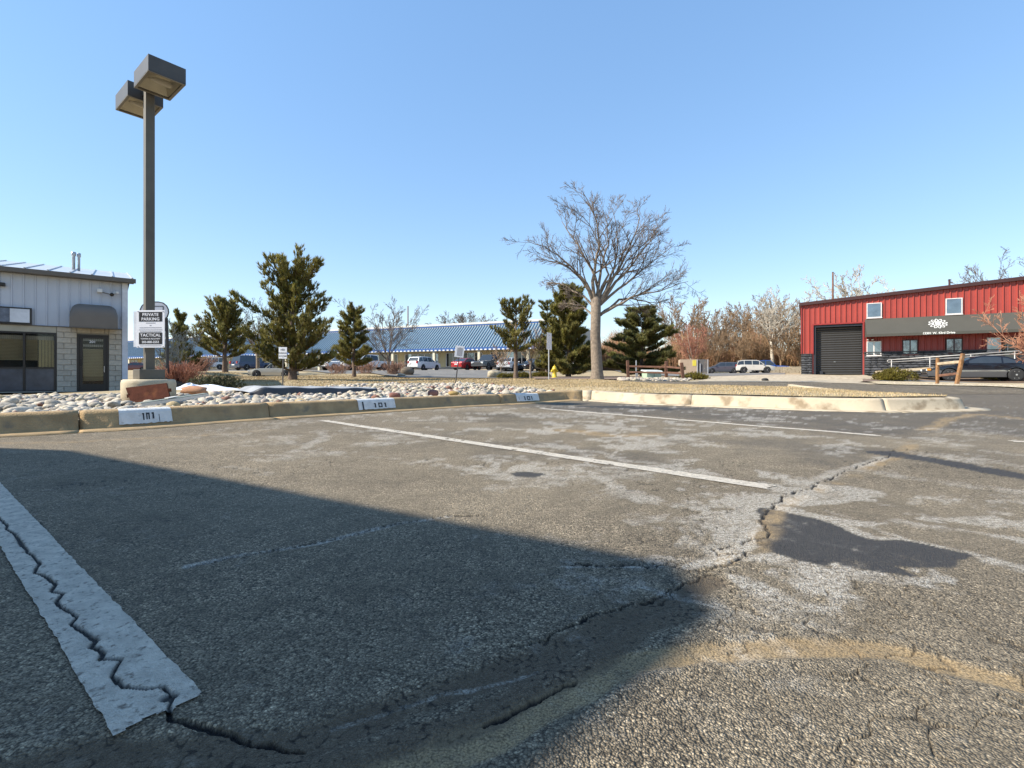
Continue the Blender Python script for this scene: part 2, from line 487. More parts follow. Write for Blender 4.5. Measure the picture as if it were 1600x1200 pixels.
NOSE = max(range(len(KP)), key=lambda i: KP[i].x)
KPROF = [(0, -.05), (0, .006), (.14, .012), (.27, .010), (.285, .016), (.325, .145), (.337, .164), (.356, .174), (.385, KH + .002), (.49, KH + .004), (.5, KH - .005), (.5, -.08)]
kerb = thing('kerb', None, None, kind='structure')
cuts = [0, kidx(-160), kidx(121), kidx(420), kidx(778), kidx(905), kidx(921), kidx(1084), kidx(1383), kidx(1446), NOSE + 4, len(KP) - 1]
for a, b in zip(cuts[:-1], cuts[1:]):
    mb = MB(); n = len(KPROF)
    ids = list(range(a, b + 1))
    for q, i in enumerate(ids):
        sh = .004 if q == 0 else (-.004 if q == len(ids) - 1 else 0)
        d = Vector((KN[i].y, -KN[i].x))
        for off, z in KPROF:
            p = KP[i] + KN[i] * (off + (.006 * (vnoise(np.array([i * .4]), np.array([off * 9]))[0] - .5))) + d * sh
            mb.v.append((p.x, p.y, z + (.006 * (vnoise(np.array([i * .31 + 9]), np.array([off * 5]))[0] - .5) if z > 0 else 0) + (gz1(p.x, p.y) if p.y > 9 else 0)))
            mb.t.append((1, 1, 1))
    for q in range(len(ids) - 1):
        for k in range(n - 1):
            mb.f.append((q * n + k, (q + 1) * n + k, (q + 1) * n + k + 1, q * n + k + 1)); mb.mi.append(0)
    mb.f.append(tuple(range(n))); mb.mi.append(0); mb.f.append(tuple((len(ids) - 1) * n + k for k in range(n - 1, -1, -1))); mb.mi.append(0)
    o = mb.build('kerb_stone', M_kerb if b <= kidx(905) else M_concl, kerb, smooth=False)
    o.data.polygons.foreach_set('use_smooth', [len(p.vertices) == 4 for p in o.data.polygons])

# ---- white stencilled number patches on the kerb
def kerb_patch(px0, px1, strokes, label, marks=()):
    i0, i1 = kidx(px0), kidx(px1)
    pr = [(.2875, .030), (.3225, .143), (.3345, .1635), (.354, .1745), (.385, KH + .0035), (.42, KH + .0045)]
    o = thing('stencilled_number', label, 'kerb marking')
    mb = MB()
    ids = np.linspace(i0, i1, 24)
    def pt(t, off, z, proud):
        i = min(int(t), len(KP) - 2); fr = t - i
        p = KP[i].lerp(KP[i + 1], fr); n = KN[i].lerp(KN[i + 1], fr)
        p = p + n * (off - proud)
        return (p.x, p.y, z + proud * .5)
    for t in ids:
        jit = .010 * random.random()
        for k, (off, z) in enumerate(pr):
            mb.add([pt(t, off, z + (jit if k == 0 else 0), .0055)], [])
    n = len(pr)
    for q in range(len(ids) - 1):
        for k in range(n - 1): mb.f.append((q * n + k, (q + 1) * n + k, (q + 1) * n + k + 1, q * n + k + 1)); mb.mi.append(0)
    mb.build('paint_patch', M_paint, o)
    def face(v):   # v 0..1 up the battered face
        return (.2875 + (.3225 - .2875) * v, .03 + .113 * v)
    for nm, rects in (('digit', strokes), ('mark', marks)):
        for rs in rects:
            mb = MB()
            for (u0, u1, v0, v1) in rs:
                ta, tb = i0 + (i1 - i0) * u0, i0 + (i1 - i0) * u1
                (oa, za), (ob, zb) = face(v0), face(v1)
                mb.quad(pt(ta, oa, za, .009), pt(tb, oa, za, .009), pt(tb, ob, zb, .009), pt(ta, ob, zb, .009))
            mb.build(nm, M_black, o)
    return o
one = lambda u, a=.25, b=.85: [(u, u + .035, a, b), (u - .015, u, b - .12, b)]
def zero(u, a=.25, b=.85, w=.09, bottom=True):
    r = [(u, u + .03, a, b), (u + w - .03, u + w, a, b), (u + .03, u + w - .03, b - .13, b)]
    return r + ([(u + .03, u + w - .03, a, a + .13)] if bottom else [])
kerb_patch(178, 270, [one(.38, .3, .9), zero(.46, .35, .92, .085, False), one(.61, .38, .92)], 'peeling white patch with black stencilled 101 on kerb below lamp post', [[(.745, .757, .1, .75)]])
kerb_patch(563, 617, [one(.42, .2, .75), zero(.52, .2, .78, .11), one(.70, .2, .75)], 'white patch with clear black 101 and black bar, middle of kerb', [[(.10, .135, .02, .98)]])
kerb_patch(808, 840, [one(.36, .2, .8), zero(.46, .2, .82, .12), one(.64, .2, .8)], 'smallest white patch with black 101 near the kerb corner', [[(.14, .16, .3, .8)]])

# ---- islands: inside line of the kerb and back lines
def kinner(i, off=.49): p = KP[i] + KN[i] * off; return (p.x, p.y)
iL, iC = 0, kidx(880)
rock_back = [(1.5, 11.2), (.3, 13.0), (-1.7, 16.0), (-4.4, 17.0), (-5.2, 13.5), (-6.9, 11.3), (-8.0, 10.6), (-10, 9.2), (-12.4, 6.0), (-13.5, 3.0)]
rock_poly = [kinner(i) for i in range(iL, iC + 1, 3)] + rock_back
def rock_z(x, y):
    d = polydist(x, y, [kinner(i) for i in range(0, iC + 1, 6)])
    return np.maximum(.065 + .035 * fbm(x * .5, y * .5, 2), gz(x, y) - .01)
rock_bed = sheet('rock_bed', rock_poly, M_gravel, 0, .4, zf=rock_z)

isl_poly = [kinner(i) for i in range(iC, NOSE + 8, 3)] + [(7.0, 11.4), (5.9, 13.2), (4.6, 17.0), (3.2, 23), (-2.4, 18.5), (-1.7, 16.0), (.3, 13.0), (1.5, 11.2)]
def isl_z(x, y):
    d = polydist(x, y, [kinner(i) for i in range(iC, NOSE + 8, 4)])
    zi = np.maximum(KH + .012 + .02 * np.minimum(d, 2.5) + .018 * fbm(x * 2, y * 2, 3), gz(x, y) + .03)
    k = sstep(0, 1.3, polydist(x, y, [(-2.4, 18.5), (-1.7, 16.0), (.3, 13.0), (1.5, 11.2), kinner(iC)]))
    return (rock_z(x, y) - .015) * (1 - k) + zi * k
island_lawn = sheet('island_lawn', isl_poly, M_grass, 0, .35, zf=isl_z)

# ---- lot: dense near the eye
ISL = [(p.x + n.x * .25, p.y + n.y * .25) for p, n in list(zip(KP, KN))[:NOSE + 10:3]] + [(7.0, 12.5), (5, 30), (-40, 30), (-40, -1.5)]
LOT_Y1 = 12.0
def build_lot():
    # rows evenly spaced in 1/Y, columns in tan(angle)
    inv = np.concatenate([np.linspace(1 / .62, 1 / LOT_Y1, 330)])
    ys = np.concatenate([[-6, -2, -.6, .1, .3, .45, .55], 1 / inv])
    t = np.concatenate([[-6, -3, -2, -1.6, -1.35], np.linspace(-1.18, 1.18, 900), [1.35, 1.6, 2, 3, 6]])
    Yg, T = np.meshgrid(ys, t, indexing='ij')
    Xg = T * np.maximum(Yg, 3.0 if False else 0) + T * np.where(Yg < .62, .62 - Yg, 0)
    # near rows keep their width
    Xg = np.where(Yg < .62, T * .62 * 1.0 + T * (0.62 - Yg) * 0.6, Xg)
    x = Xg; y = Yg
    px = CX + F * x / np.maximum(y, .3); py = HY + F * H / np.maximum(y, .3)   # only used to keep the masks cheap
    z = gz(x, np.maximum(y, 0))
    wig = lambda s, a: (a * (fbm(x * s, y * s, 3) - .5), a * (fbm(x * s + 40, y * s + 7, 3) - .5))
    def line(pts, w, amp=.05, sc=6, soft=1.0):
        dx, dy = wig(sc, amp); d = polydist(x + dx, y + dy, pts); return 1 - sstep(w * (1 - soft), w, d)
    LL = lambda *p: [L0(*q) for q in p]
    crackA = LL((-6, 806), (8, 820), (14, 832), (26, 838), (32, 850), (47, 867), (63, 882), (55, 897), (76, 905), (86, 916), (79, 927), (100, 930), (86, 943), (106, 958), (122, 967), (112, 978), (134, 993), (152, 1004), (143, 1013),
                (163, 1022), (154, 1034), (187, 1034), (175, 1058), (192, 1077), (230, 1080), (254, 1076), (274, 1092), (265, 1106), (274, 1121), (309, 1131), (350, 1141), (379, 1150), (449, 1166), (480, 1168))
    crackB = LL((880, 878), (960, 884), (1000, 880), (1060, 887), (1105, 892), (1150, 876), (1165, 862), (1120, 868), (1115, 858), (1150, 850), (1200, 838), (1190, 812), (1205, 795), (1230, 771), (1262, 764), (1278, 755), (1300, 746), (1340, 728), (1395, 712), (1380, 705), (1420, 702), (1450, 706))
    crackC = LL((800, 1012), (850, 995), (880, 980), (905, 968), (930, 958), (960, 950), (1010, 940), (1060, 915), (1110, 896))
    crackD = LL((0, 770), (30, 800), (60, 822), (100, 870))
    crackE = LL((760, 1130), (800, 1110), (850, 1085), (870, 1075), (900, 1063))
    crackF = LL((290, 888), (380, 868), (450, 855), (520, 843), (570, 830), (620, 817), (700, 806), (760, 806))
    crack = np.zeros_like(x)
    cpx = .0011 * np.maximum(y, .5) * .75
    for pts, w, amp in ((crackA, .0045, .016), (crackB, .0055, .045), (crackC, .0026, .03), (crackD, .005, .02), (crackE, .004, .02), (crackF, .003, .02)):
        dx, dy = wig(22, amp); ex, ey = wig(90, amp * .35); d = polydist(x + dx + ex, y + dy + ey, pts)
        wv = (w * (.45 + .9 * fbm(x * 7, y * 7, 2))) + cpx * .35
        crack = np.maximum(crack, 1 - sstep(wv * .55, wv * 1.1, d))
    # broken spot at the end of the near stripe
    sx, sy = L0(266, 1092); crack = np.maximum(crack, (1 - sstep(.008, .017, np.hypot(x - sx + .012 * (fbm(x * 60, y * 60, 2) - .5), (y - sy) * 1.0))) * .9)
    # fine map cracking
    mc = np.abs(fbm(x * 9, y * 9, 3) - .5); mcm = sstep(.42, .58, fbm(x * 1.3 + 5, y * 1.3, 2))
    crack = np.maximum(crack, (1 - sstep(.004, .010, mc)) * .55 * mcm * (y < 3))
    # silt bands
    siltA = line(LL((-150, 1260), (120, 1200), (330, 1165), (480, 1150), (620, 1105), (740, 1060), (830, 1030), (920, 985), (1010, 945), (1105, 905)), .058, .06, 7, .75)
    siltB = line(LL((480, 1260), (640, 1200), (790, 1135), (900, 1075), (980, 1040), (1080, 1018), (1180, 1012), (1280, 1008), (1380, 1012), (1450, 1030), (1530, 1050), (1640, 1080)), .045, .04, 7, .65)
    siltC = line(LL((1110, 905), (1150, 880), (1190, 850), (1215, 800), (1262, 775), (1330, 745), (1400, 712), (1430, 695), (1400, 685)), .085, .09, 5, .9)
    siltD = line(LL((1450, 672), (1480, 655), (1530, 647), (1600, 655), (1700, 660)), .14, .1, 3, .8) * .8
    siltE = line(LL((870, 672), (950, 680), (1010, 678)), .22, .2, 2, .9) * .8
    siltF = line(LL((-50, 692), (120, 690), (300, 682), (420, 672)), .16, .14, 2, .95) * .55
    br = fbm(x * 14, y * 14, 3)
    silt = np.maximum.reduce([siltB * 1.02, siltC * .8 * sstep(.3, .6, fbm(x * 5, y * 5, 3)), siltD, siltE, siltF])
    silt = np.clip(sstep(.18, .95, silt * 1.05 + 1.5 * silt * (fbm(x * 12, y * 12, 5, .7) - .5) + .5 * silt * (fbm(x * 60, y * 60, 2) - .5)), 0, 1)
    mud = np.clip(sstep(.12, .9, siltA * 1.1 + 1.3 * siltA * (fbm(x * 8 + 4, y * 8, 4, .65) - .5)), 0, 1)
    mudL = line(LL((330, 1225), (560, 1190), (700, 1140), (830, 1075), (930, 1020), (1010, 985), (1080, 955)), .05, .07, 6, .9)
    mud = np.maximum(mud, np.clip(sstep(.2, .9, mudL * 1.1 + 1.2 * mudL * (fbm(x * 9 + 40, y * 9, 4, .65) - .5)), 0, 1) * .9)
    # wet / tarry dark patches, plus a dark ellipse by the end kerb
    def blob(poly, amp=.1, sc=5, soft=.05):
        dx, dy = wig(sc, amp); pl = LL(*poly); ins = inpoly(x + dx, y + dy, pl); d = polydist(x + dx, y + dy, pl + pl[:1])
        return np.where(ins, 1.0, 1 - sstep(0, soft, d))
    dark = blob([(1192, 797), (1225, 802), (1262, 812), (1300, 818), (1345, 842), (1420, 852), (1500, 866), (1470, 884), (1400, 880), (1330, 868), (1285, 880), (1230, 868), (1196, 850), (1205, 825)], .09, 5, .03)
    dark = np.maximum(dark, blob([(1300, 870), (1340, 872), (1400, 888), (1420, 900), (1370, 893), (1320, 882)], .05, 6, .02) * .8)
    dark = np.maximum(dark, line(LL((1385, 708), (1430, 716), (1480, 724), (1540, 735), (1640, 752)), .13, .12, 3, .5))
    dark = np.maximum(dark, blob([(800, 741), (815, 738), (848, 741), (835, 745), (810, 745)], .03, 4, .03))
    dark = np.maximum(dark, blob([(905, 635.2), (960, 634.2), (1010, 636.0), (1095, 638.6), (1040, 640.2), (985, 638.2), (930, 637.0)], .1, 2, .1) * .85)  # long darker ellipse beside the end kerb
    dark = sstep(.22, .7, dark * .75 + .8 * (fbm(x * 9, y * 9, 5, .7) - .40) * 1.7 * (dark > .02))
    dark = np.clip(dark, 0, 1)
    stain = sstep(.50, .66, fbm(x * 1.6 + 90, y * 1.6 + 31, 5, .6)) * (np.exp(-((px - 1000) / 450.) ** 2 - ((py - 690) / 60.) ** 2) + .7 * np.exp(-((px - 1400) / 300.) ** 2 - ((py - 820) / 140.) ** 2))
    dark = np.maximum(dark, stain * .42)
    # white mineral bloom
    an = .8
    kx, ky = .68, .733                                   # bloom runs along the kerb
    u = x * kx + y * ky; w = -x * ky + y * kx
    blo = fbm(u * 1.3, w * 2.6, 5, .6)
    fil = 1 - np.abs(2 * fbm(u * 2.0 + 3, w * 3.1, 5, .6) - 1)
    zone = 1.25 * np.exp(-((px - 950) / 480.) ** 2 - ((py - 690) / 62.) ** 2) + .85 * np.exp(-((px - 1320) / 260.) ** 2 - ((py - 850) / 90.) ** 2) + .5 * np.exp(-((px - 1500) / 200.) ** 2 - ((py - 930) / 60.) ** 2) + .16
    lit = (py > 600)
    wx = x + .35 * (fbm(x * 1.7 + 11, y * 1.7, 3) - .5); wy_ = y + .35 * (fbm(x * 1.7, y * 1.7 + 23, 3) - .5)
    fil2 = 1 - np.abs(2 * fbm(wx * 3.2 + 7, wy_ * 3.2 + 2, 5, .62) - 1)
    blo2 = fbm(wx * 2.1 + 70, wy_ * 2.1 + 15, 5, .6)
    zr_ = np.exp(-((px - 1330) / 330.) ** 2 - ((py - 840) / 150.) ** 2)
    white = np.maximum(sstep(.78, .92, fil2) * sstep(.40, .56, blo2), sstep(.53, .70, blo2) * .62) * np.clip(zone + .75 * zr_, 0, 1.15)
    white = white * (.55 + .6 * fbm(x * 20, y * 20, 3))
    for pts, wd, k in ((((1225, 797), (1262, 806), (1310, 814), (1350, 838), (1430, 850), (1505, 866), (1560, 880), (1640, 900)), .05, .95),
                       (((1196, 872), (1290, 890), (1380, 905), (1440, 915)), .05, .6), (((1060, 884), (1120, 872), (1180, 850), (1200, 830)), .05, .9),
                       (((1195, 790), (1232, 768), (1300, 742), (1340, 726), (1385, 715)), .07, .8),
                       (((290, 888), (380, 868), (450, 855), (520, 843), (570, 830), (620, 817), (700, 806)), .022, .9),
                       (((520, 1134), (590, 1115), (640, 1098), (690, 1080), (740, 1072), (790, 1060), (840, 1046)), .010, .55),
                       (((740, 740), (860, 746), (960, 744), (1030, 738)), .05, .8), (((500, 672), (505, 685), (470, 700), (455, 706)), .10, .7),
                       (((310, 733), (360, 728), (420, 740)), .04, .4), (((880, 884), (960, 884), (1050, 886)), .01, .6),
                       (((1300, 800), (1420, 846), (1500, 862), (1600, 895)), .03, .6), (((1400, 690), (1500, 700), (1600, 712)), .08, .5),
                       (((1340, 735), (1450, 748), (1560, 766), (1640, 775)), .12, .55)):
        white = np.maximum(white, line(LL(*pts), wd, wd * 1.6, 6, .8) * k * (.4 + .9 * fbm(x * 12, y * 12, 3)))
    fade = sstep(.3, .8, fbm(x * .7 + 2, y * .7 + 8, 2))
    shade = sstep(0, 1, (py - 703 - (px - 110) * .19) / 40)
    white = np.clip(white * (1 - .0 * shade), 0, 1) * (1 - dark * .9)
    white = np.where((py < 632), white * .3, white)
    white = sstep(.12, .85, white + .75 * (fbm(x * 26, y * 26, 3, .6) - .5) * (white > .02)) * .95
    # dry dust film; seal coat left in the far bay
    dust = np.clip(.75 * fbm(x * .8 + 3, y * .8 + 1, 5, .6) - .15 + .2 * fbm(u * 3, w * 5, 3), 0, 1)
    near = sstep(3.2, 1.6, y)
    dust = dust * np.where(px < 1100, 1 - .55 * sstep(760, 900, py) * (px < 1100), 1)  # pale tone cut back towards the near left
    seal = blob([(790, 633), (905, 629), (1060, 635), (1240, 643), (1500, 646), (1560, 642), (1700, 640), (1700, 690), (1480, 668), (1380, 676), (1100, 655), (960, 645)], .25, 1.5, .25) * (.6 + .5 * fbm(x * 2, y * 2, 3))
    seal = np.clip(np.maximum(seal, .75 * sstep(6.6, 7.6, x) * sstep(5.5, 7, y)), 0, 1)
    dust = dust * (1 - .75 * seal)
    # geometry: cracks sink, silt lies in shallow swales, surface slightly wavy
    zz = z + .0035 * (fbm(x * 1.1, y * 1.1, 3) - .5) * 2 - crack * .007 - np.maximum(siltA, siltB) * .006 + .0022 * (fbm(x * 45, y * 45, 2) - .5) * (y < 4)
    ny, nx = x.shape
    v = np.stack([x.ravel(), y.ravel(), zz.ravel()], 1)
    J, I = np.meshgrid(np.arange(ny - 1), np.arange(nx - 1), indexing='ij')
    a = J * nx + I
    q = np.stack([a, a + 1, a + nx + 1, a + nx], -1).reshape(-1, 4)
    cxm = (x[:-1, :-1] + x[1:, 1:]).ravel() / 2; cym = (y[:-1, :-1] + y[1:, 1:]).ravel() / 2
    keep = ~inpoly(cxm, cym, ISL)
    q = q[keep]
    me = bpy.data.meshes.new('parking_lot')
    me.vertices.add(len(v)); me.vertices.foreach_set('co', v.astype(np.float32).ravel())
    me.loops.add(q.size); me.loops.foreach_set('vertex_index', q.astype(np.int32).ravel())
    me.polygons.add(len(q)); me.polygons.foreach_set('loop_start', np.arange(0, q.size, 4, dtype=np.int32)); me.polygons.foreach_set('loop_total', np.full(len(q), 4, np.int32))
    me.update(calc_edges=True)
    me.polygons.foreach_set('use_smooth', [True] * len(q))
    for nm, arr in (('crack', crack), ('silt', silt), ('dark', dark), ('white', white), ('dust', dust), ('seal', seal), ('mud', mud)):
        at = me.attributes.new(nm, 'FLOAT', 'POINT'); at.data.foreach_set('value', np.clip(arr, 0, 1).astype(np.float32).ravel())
    me.materials.append(M_asphalt)
    return tag(obj('parking_lot', me), kind='structure'), crackA
lot, CRACKA = build_lot()

# ---- painted bay lines, thin sheets with worn edges
def stripe_mat():
    m = mat('bay_line_paint', (.66, .585, .475), .75, var=.22, vs=26, bump=1, bs=190, detail=10, blotch=((.24, .20, .155), 85, .56))
    nt = m.node_tree; N = nt.nodes; b = N['Principled BSDF']
    src = b.inputs['Base Color'].links[0].from_socket
    at = N.new('ShaderNodeAttribute'); at.attribute_name = 'crack'
    mx = N.new('ShaderNodeMixRGB'); nt.links.new(at.outputs['Fac'], mx.inputs[0]); nt.links.new(src, mx.inputs[1]); mx.inputs[2].default_value = (.015, .014, .013, 1)
    nt.links.new(mx.outputs[0], b.inputs['Base Color'])
    return m
M_stripe = stripe_mat()
def stripe(a, b, w0, name='bay_line', step=.012, nw=14, worn=.25, crack=None, endj=.0):
    a = Vector(a); b = Vector(b); d = (b - a); Ln = d.length; d.normalize(); n = Vector((-d.y, d.x))
    nl = int(Ln / step)
    t = np.linspace(0, Ln, nl); s = np.linspace(-.5, .5, nw) * w0
    T, S = np.meshgrid(t, s, indexing='ij')
    x = a.x + d.x * T + n.x * S; y = a.y + d.y * T + n.y * S
    ew = fbm(x * 70, y * 70, 3)
    edge = (w0 / 2 - np.abs(S)) / w0
    wob = .94 + .10 * fbm(T * 40 + 3, np.sign(S) * 5 + 9, 3) + .05 * fbm(T * 3, np.sign(S) * 3, 2)
    x = a.x + d.x * T + n.x * S * wob; y = a.y + d.y * T + n.y * S * wob
    hole = ((edge < .0 * ew) | (fbm(x * 16 + 31, y * 16, 4) > .80 - worn * .2 + .0 * edge))
    hole |= (np.minimum(T, Ln - T) < endj * fbm(x * 40, y * 40, 2))
    cr = np.zeros_like(x)
    if crack:
        amp = .010
        dd = polydist(x + amp * (fbm(x * 22, y * 22, 3) - .5), y + amp * (fbm(x * 22 + 40, y * 22 + 7, 3) - .5), crack)
        wv = .0042 * (.4 + 1.0 * fbm(x * 9, y * 9, 2)) + .0006 * y
        cr = 1 - sstep(wv * .6, wv * 1.15, dd)
        sx, sy = L0(266, 1092)
        cr = np.maximum(cr, (1 - sstep(.008, .015, np.hypot(x - sx + .014 * (fbm(x * 60, y * 60, 2) - .5), y - sy))) * .95)
    z = .0034 + .0035 * (fbm(x * 1.1, y * 1.1, 3) - .5) * 2 + .0022 * (fbm(x * 45, y * 45, 2) - .5) * (y < 4) - cr * .006 + np.where(y > 9, gz(x, y), 0)
    v = np.stack([x.ravel(), y.ravel(), z.ravel()], 1)
    J, I = np.meshgrid(np.arange(nl - 1), np.arange(nw - 1), indexing='ij'); A = (J * nw + I).ravel()
    q = np.stack([A, A + nw, A + nw + 1, A + 1], -1)
    q = q[~hole[:-1, :-1].ravel()]
    me = bpy.data.meshes.new(name); me.from_pydata(v.tolist(), [], q[:, ::-1].tolist())
    if me.polygons[0].normal.z < 0: me.flip_normals()
    at = me.attributes.new('crack', 'FLOAT', 'POINT'); at.data.foreach_set('value', cr.astype(np.float32).ravel())
    me.polygons.foreach_set('use_smooth', [True] * len(me.polygons)); me.materials.append(M_stripe)
    return tag(obj(name, me), kind='structure')
e1 = L0(254, 1122); far1 = L0(-28, 757)
dv = (Vector(far1) - Vector(e1)); far1 = tuple(Vector(e1) + dv * 2.3)
stripe(e1, far1, .111, step=.005, nw=40, crack=CRACKA, endj=.02, worn=-.6)
stripe(L0(1212, 763), L0(505, 657.5), .105, worn=.3, endj=.03)
stripe(L0(1382, 682), L0(845, 638.5), .10, worn=.25, endj=.05)
stripe(L0(1572, 689.5), L0(1680, 694), .10, worn=.3, endj=.05)
# ---- street behind the nose, paved yards, driveway
M_street = M_asphalt
far_edge = [(30, 14.0), (13.9, 13.4), (14.9, 16.0), (15.3, 18.3), (14.6, 20.2), (12.5, 21.3), (9.5, 21.6), (6, 22.0), (4.0, 22.2)]
sheet('street', [(7.0, 11.9), (30, 11.9)] + far_edge + [(4.6, 17.2), (5.9, 13.3)], M_street, .006, .7)
M_yard = mat('yard_asphalt', (.16, .15, .135), .9, var=.2, vs=1.5, bump=.3, bs=40, blotch=((.22, .2, .17), .8, .58))
sheet('parking_yard', [G(640, 590), G(770, 591), (4.0, 39.5), (3, 60), (3, 66), (-50, 84), (-62, 84), (-28, 62), (-16, 50)], M_yard, .02, 2.0)
fr = Fac(1252, 36, R(-30.5))
sheet('yard_road', [(12.5, 38), (20.2, 37.2), (34, 62), (40, 78), (14, 78), (14, 58), (15, 46)], M_yard, .02, 2.0)
sheet('driveway', [(7.5, 22.4), (12.6, 21.6), (15.0, 20.4), (16.6, 24.0), (21.8, 30.0), fr.w(fr.s(1350), -.05), fr.w(-.2, -.05), (18.5, 36.9), (13.0, 37.8), (11.0, 28)], M_concl, .015, 1.0)
sheet('parking_court', [(18.3, 25.6), (24, 24.8), (45, 22), (45, 30), fr.w(13, -3.3), fr.w(6.2, -3.3), (22.2, 29.4)], M_yard, .02, 1.0)
M_rubble = mat('pale_gravel', (.46, .37, .23), .95, var=.3, vs=30, bump=1, bs=40)
sheet('gravel_verge', [(13.95, 13.45), (15.0, 16.0), (15.4, 18.3), (14.9, 20.3), (17.0, 23.9), (18.5, 25.5), (24, 24.7), (45, 21.9), (45, 14.2)], M_rubble, .03, .6)
M_mulch = mat('brown_mulch', (.19, .13, .09), .95, var=.35, vs=14, bump=1, bs=30)
sheet('mulch_bed', [G(835, 592.5), G(900, 593), G(975, 593.5), G(1075, 594), (11.2, 33), (10.5, 40), (3, 44), (1.5, 38)], M_mulch, .03, 1.0)
sheet('shrub_bed', [fr.w(4.7, -.1), fr.w(4.9, -3.5), (20.5, 29.2), (17.3, 24.6), (19.0, 25.8), (22.1, 29.3), fr.w(6.1, -3.2), fr.w(12, -3.1), fr.w(12, -.1)], M_mulch, .04, .8)
# ================================================================ STONES IN THE ROCK BED
def make_stones():
    protos = [blob_mesh('stone', 100 + k, flat=random.uniform(.5, .78), sub=1, amp=.36) for k in range(7)]
    near = [blob_mesh('stone', 200 + k, flat=random.uniform(.5, .78), sub=2, amp=.36) for k in range(7)]
    for me in protos + near: me.materials.append(M_stone)
    red = mat('red_sandstone', (.26, .11, .075), .85, var=.25, vs=9, bump=.4)
    tan = mat('tan_stone', (.42, .32, .17), .85, var=.25, vs=9, bump=.4)
    cand = []
    xs = [p[0] for p in rock_poly]; ys = [p[1] for p in rock_poly]
    rr = random.Random(5)
    g = .092
    y = min(ys)
    line = [kinner(i) for i in range(0, iC + 1, 6)]
    while y < max(ys):
        x = min(xs)
        while x < max(xs):
            cand.append((x + rr.uniform(-.05, .05), y + rr.uniform(-.05, .05))); x += g
        y += g
    c = np.array(cand)
    ok = inpoly(c[:, 0], c[:, 1], rock_poly) & (c[:, 1] > .7 * np.abs(c[:, 0]) - 1.2)
    c = c[ok]
    d = polydist(c[:, 0], c[:, 1], line)
    z = rock_z(c[:, 0], c[:, 1])
    far = MB(); items = []
    for (x, y), dd, zz in zip(c, d, z):
        if dd < .06 or math.hypot(x - LAMP[0], y - LAMP[1]) < .38: continue
        if -4.95 < x < -2.6 and abs((y - 9.45) - (x + 4.9) * .7) < .12: continue
        if polydist(np.array([x]), np.array([y]), [(RAIL[0].x, RAIL[0].y), (RAIL[1].x, RAIL[1].y)])[0] < .15 or polydist(np.array([x]), np.array([y]), [(-5.55, 7.05), (-4.95, 7.05)])[0] < .16: continue
        s = rr.choice([.055, .065, .075, .085, .1, .12, .16]) * rr.uniform(.85, 1.15)
        if dd < .16: s = min(s, .11)
        items.append((x, y, zz + s * .10 + (rr.uniform(0, .05) if rr.random() < .35 else 0), s))
    def vis(t):
        px = CX + F * t[0] / t[1]
        return t[3] / t[1] if -20 < px < 1620 else 0
    items.sort(key=vis, reverse=True)
    ico = near[0]
    for k, (x, y, zz, s) in enumerate(items):
        sc = (s * rr.uniform(.95, 1.5), s * rr.uniform(.8, 1.1), s * rr.uniform(.8, 1.2)); rot = (rr.uniform(-.3, .3), rr.uniform(-.3, .3), rr.uniform(0, 6.3))
        if k < 298:
            me = near[k % 7]
            o = obj('stone', me, rock_bed, 0, (x, y, zz), rot); o.scale = sc
            q = rr.random()
            if q < .06:
                o.material_slots[0].link = 'OBJECT'; o.material_slots[0].material = red if q < .02 else tan
        else:
            me = protos[k % 7]; Mx = Matrix.Translation((x, y, zz)) @ (Matrix.Rotation(rot[2], 4, 'Z') @ Matrix.Rotation(rot[0], 4, 'X')) @ Matrix.Diagonal((*sc, 1))
            b = rr.uniform(.65, 1.3); far.cur = (b, b * rr.uniform(.93, 1), b * rr.uniform(.85, 1)) if rr.random() > .05 else (.55, .3, .25)
            far.add([Mx @ v.co for v in me.vertices], [tuple(p.vertices) for p in me.polygons])
    o = far.build('stones', M_stonet, rock_bed, smooth=True, tint=True); o['kind'] = 'stuff'
RAIL = (P(216, 630.0, 6.0), P(322, 614.5, 6.9))
LAMP = ((233 - CX) / F * 7.8, 7.8)
make_stones()
# the red and ochre cobbles one can pick out near the middle patch
def cobble(px, py, d, s, col, label, boxy=.6, seed=1, flat=.8, rz=.3):
    me = blob_mesh('loose_stone', seed, flat, 2, .2, boxy); me.materials.append(mat('cobble_' + str(seed), col, .85, var=.2, vs=9, bump=.4))
    p = P(px, py, d); o = obj('loose_stone', me, None, 0, p, (0.05, .06, rz)); o.scale = s if hasattr(s, '__len__') else (s, s, s)
    return tag(o, label, 'stone')
cobble(617, 618.5, 7.9, (.17, .13, .13), (.20, .085, .06), 'dark red angular stone on the kerb edge near the middle 101', .8, 31)
cobble(677, 614.5, 8.9, (.2, .15, .17), (.24, .115, .09), 'pointed red stone among white cobbles right of the middle 101', .5, 32)
cobble(709, 614.5, 9.2, (.2, .14, .10), (.36, .24, .08), 'low ochre stone among white cobbles left of the smallest 101', .3, 33)
cobble(302, 609.5, 9.0, (.42, .22, .16), (.42, .21, .11), 'flat salmon coloured sandstone block beside the snow patch', .9, 34, .9, .1)

